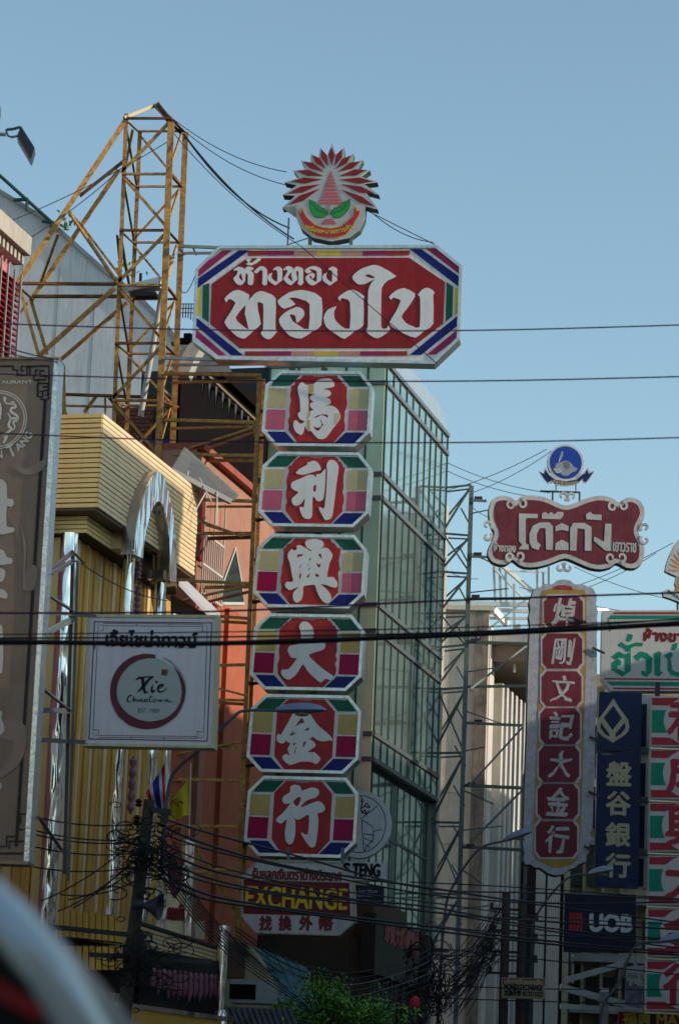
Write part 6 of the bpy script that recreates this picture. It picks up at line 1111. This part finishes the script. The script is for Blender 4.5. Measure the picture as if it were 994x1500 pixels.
for a, b, sg, lab in [((227, 152, 57.4), (420, 252, 56), .25, 'guy wire from the lattice tower peak to the emblem, upper'), ((268, 195, 57.9), (424, 334, 55.9), .3, 'thick guy cable from the tower shoulder down to the big sign'), ((272, 200, 57.9), (430, 350, 55.9), .2, 'lower guy cable beside the thick one from the tower shoulder'), ((232, 156, 57.4), (448, 276, 55.9), .35, 'guy wire ending on the left rays of the emblem'),
        ((520, 300, 55.9), (636, 358, 55.8), .0, 'wire from the emblem to the right end of the big sign'), ((545, 312, 55.9), (634, 355, 55.8), .12, 'second wire from the emblem to the right end of the big sign'), ((0, 330, 52), (245, 208, 57), .1, 'wire from the pink building up to the lattice tower'), ((25, 360, 50.4), (180, 245, 57), .1, 'lower wire from the pink building to the tower'), ((250, 190, 57), (440, 360, 55.7), .2, 'slack guy wire between tower top and big sign'),
        ((440, 360, 55.15), (640, 533, 55.1), .0, 'thin wire slanting across the face of the big red sign'), ((262, 420, 57.5), (287, 400, 55.8), .25, 'short slack wire at the left end of the big sign'), ((0, 505, 36), (85, 527, 38), .02, 'wire reaching the top corner of the tall brown signboard'), ((0, 514, 36), (84, 530, 38), .02, 'second wire reaching the corner of the tall brown signboard'),
        ((120, 826, 44), (245, 880, 51), .1, 'thin wire crossing the chrome columns above the square sign')]:
    cable(lab, [a, b], .016 if 'thick' in lab else .009, BLACK, 'guy_wire', sg)
FNT = mat('faint_wire', (.12, .14, .15), .6)
for a, b, lab in [((655, 678, 72.4), (805, 722, 70), 'faint stay wire left of the elephant roundel, upper'), ((655, 690, 72.4), (800, 730, 70), 'faint stay wire left of the elephant roundel, lower'), ((640, 722, 80), (800, 658, 75), 'faint wire rising to the elephant roundel from the left'), ((690, 722, 80), (815, 655, 75), 'second faint wire rising to the elephant roundel'),
        ((840, 830, 80), (994, 880, 80), 'faint wire from the cartouche down to the right'), ((800, 872, 82), (985, 795, 78), 'faint wire rising to the sun emblem'), ((760, 860, 82), (990, 905, 82), 'faint wire sagging over the hanging Chinese sign'), ((640, 826, 80), (700, 848, 80), 'faint wire between glass building and mast'), ((690, 742, 74), (740, 760, 74), 'faint short wire left of the cartouche'), ((830, 870, 82), (960, 810, 80), 'second faint wire rising to the sun emblem')]:
    cable(lab, [a, b], .010, FNT, 'stay_wire', .12)
GC = 'black cables fanning out from the leaning utility pole'
k = 0
POS = ['upper', 'second', 'third', 'fourth', 'fifth', 'sixth', 'seventh', 'eighth', 'ninth', 'lowest']
for i, (y0, y1) in enumerate(((1196, 1206), (1216, 1228), (1222, 1232), (1240, 1248), (1270, 1268))): cable('%s black cable running left from the leaning pole across the gold wall' % POS[i], [(50, y0, 44), (208, y1, 45.6)], .012, grp=GC, sag=.08)
for i, (x0, y0, x1, y1) in enumerate(((60, 1320, 205, 1225), (85, 1335, 208, 1250), (108, 1330, 212, 1238), (100, 1318, 215, 1262), (88, 1310, 200, 1290))): cable('%s slanting cable left of the leaning pole' % POS[i], [(x0, y0, 45), (x1, y1, 45.6)], .011, grp=GC, sag=.1)
rnd2 = random.Random(3)
for i in range(9):
    jq = rnd2.uniform(-7, 7); cable('%s black cable from the leaning pole to the right past the exchange sign' % POS[i], [(232, 1196+i*11, 45.6), (300, 1222+i*12+jq, 48), (430, 1258+i*10+jq*1.5, 51), (620, 1300+i*7+rnd2.uniform(-9, 9), 55), (800, 1312+i*9+jq, 60), (1010, 1322+i*10+rnd2.uniform(-12, 12), 64)], rnd2.uniform(.012, .024), grp='long black cables sagging across the lower street')
for i in range(8):
    x1 = 300+i*4; cable('%s steep cable falling right from the leaning pole' % POS[i], [(232, 1225+i*8, 45.6), (x1, 1330+i*9, 47.5), (x1+70+i*9, 1400+i*12, 50)], .010, grp=GC)
for i in range(7):
    cable('%s grey cable drooping in front of the brown shopfront' % POS[i], [(345, 1358+i*5, 52), (420, 1405+i*8, 54), (500, 1425+i*9, 56), (580, 1412+i*8, 58), (640, 1385+i*9, 60)], .012, mat('grey_cable', (.10, .10, .11), .5) if i in (2, 4) else BLACK, grp='drooping cables above the street tree')
for i, (ya, yb_, yc) in enumerate(((1292, 1300, 1318), (1352, 1368, 1378), (1385, 1402, 1430), (1440, 1448, 1450), (1460, 1466, 1472))):
    cable('%s black cable along the street at lower right' % POS[i], [(600, ya, 60), (760, yb_, 62), (1010, yc, 65)], .014, grp='long black cables sagging across the lower street')
# ---------------------------------------------------------------- blurred vehicle in the foreground
VN = thing('parked_van', 'silver blue vehicle roof corner with red brake light, out of focus at bottom left', 'van', (-1.28, 4.7, .05))
PAINT = mat('silver_blue_paint', (.34, .39, .43), .28, .3, var=.03, coat=.6); secs = []
prf = [(.0, 2.32), (.25, 2.31), (.5, 2.27), (.68, 2.21), (.78, 2.125), (.862, 2.04), (.935, 1.92), (1.0, 1.75), (1.04, 1.5), (1.06, 1.1), (1.06, .7), (1.02, .35)]
full = [(-x, z) for x, z in prf[::-1]]+prf[1:]
mb = MB(); ys = [(0, .96, -.05), (.12, .985, -.01), (.4, 1, 0), (1.6, 1, 0), (3.2, .99, -.02), (4.0, .96, -.10)]; n = len(full)
for y, sc_, dz_ in ys:
    for x, z in full: mb.v.append((x*sc_, y, z+dz_*(1 if z > 1.2 else 0)))
for i in range(len(ys)-1):
    for j in range(n-1): mb.f.append([i*n+j, i*n+j+1, (i+1)*n+j+1, (i+1)*n+j])
mb.f.append([(len(ys)-1)*n+j for j in range(n)]); mb.f.append(list(range(n))[::-1]); mb.build('body', PAINT, VN, True)
ins = [(x*.955, z-.075) for x, z in full if z > 1.15]; flat([ins], -.02, mat('van_glass', (.006, .006, .007), .5, spec=.15), VN, 'rear_window', .02)
MB().hex8([(.76, -.07, 1.95), (.85, -.07, 1.905), (.85, -.07, 1.93), (.76, -.07, 1.975)], [(.76, -.045, 1.95), (.85, -.045, 1.905), (.85, -.045, 1.93), (.76, -.045, 1.975)]).build('brake_light', mat('brake_red', (.30, .006, .012), .4), VN); MB().box(-.9, .9, -.06, -.02, .45, .6).build('bumper', DARK, VN); MB().box(-.25, .25, -.03, -.022, .75, .87).build('number_plate', EW, VN)
for x in (-.9, .9):
    for y in (.8, 3.2): wh = MB().lathe([(.34, -.11), (.36, -.05), (.36, .05), (.34, .11)], 24, (x, y, .36), axis='x').build('tyre', BLACK, VN, True)
    MB().box(x*1.02-.06, x*1.02+.06, -.035, -.022, 1.0, 1.35).build('tail_light', mat('brake_red', (.30, .006, .012), .4), VN)
# ---------------------------------------------------------------- street rows added out of view, sized and coloured for shade, bounce and reflections
def shophouse(u0, u1, v0, depth, h, col, lab, face=-1):
    o = thing('shophouse', lab, 'building', sd*u0+sn*v0, 0); o.rotation_euler = (0, 0, STREET)
    m = mat('render_%02d%02d%02d' % tuple(int(c*99) for c in col), col, .85, var=.12, streak=.2); ya, yb_ = (-depth, 0) if face < 0 else (0, depth)
    MB().box(0, u1-u0, ya, yb_, 0, h).build('wall', m, o)
    wm = mat('shop_window', (.02, .025, .03), .1); yy = (-.0, .06) if face < 0 else (-.06, 0); frame = None
    nx = int((u1-u0)/2.2); nz_ = int((h-4)/3.2); base = None
    for i in range(nx):
        for k in range(nz_):
            if base is None: base = MB().box(0, 1.3, yy[0], yy[1], 0, 1.6).build('window', wm, o); w_ = base
            else: w_ = link('window', base.data, o)
            w_.location = (.5+i*(u1-u0-.4)/nx, 0, 4.2+k*3.2)
    MB().box(-.05, u1-u0+.05, yy[0]*2-.02, yy[1]*6+.3 if face < 0 else yy[1], h, h+.4).build('parapet', m, o); return o
for i, (u0, u1, h, col) in enumerate(((-30, -16, 13, (.6, .55, .48)), (-15.9, -2, 14, (.62, .6, .56)), (-1.9, 12, 12, (.6, .52, .44)), (12.1, 26, 14, (.64, .6, .54)), (26.1, 40, 14, (.66, .56, .46)), (40.1, 50.5, 21, (.6, .6, .58)), (50.6, 70, 18.6, (.66, .62, .54)), (70.1, 88, 21, (.58, .5, .45)), (88.1, 112, 20, (.5, .46, .4)), (112.1, 150, 26, (.45, .42, .38)), (150.1, 230, 38, (.4, .4, .38)))):
    shophouse(u0, u1, 4.0, 10, h, col, '%s plain shophouse along the right side of the street, outside the photograph' % (['nearest', 'second', 'third', 'fourth', 'fifth', 'sixth', 'seventh', 'eighth', 'ninth', 'tenth', 'farthest'][i]), -1)
for i, (u0, u1, h, col) in enumerate(((-30, -14, 14, (.7, .66, .6)), (-13.9, 4, 15, (.72, .68, .62)), (4.1, 20, 13, (.7, .64, .56)), (20.1, 33, 12, (.72, .68, .62)))):
    shophouse(u0, u1, -17.5, 10, h, col, '%s plain shophouse along the left side of the street, outside the photograph' % (['nearest', 'second', 'third', 'fourth'][i]), 1)
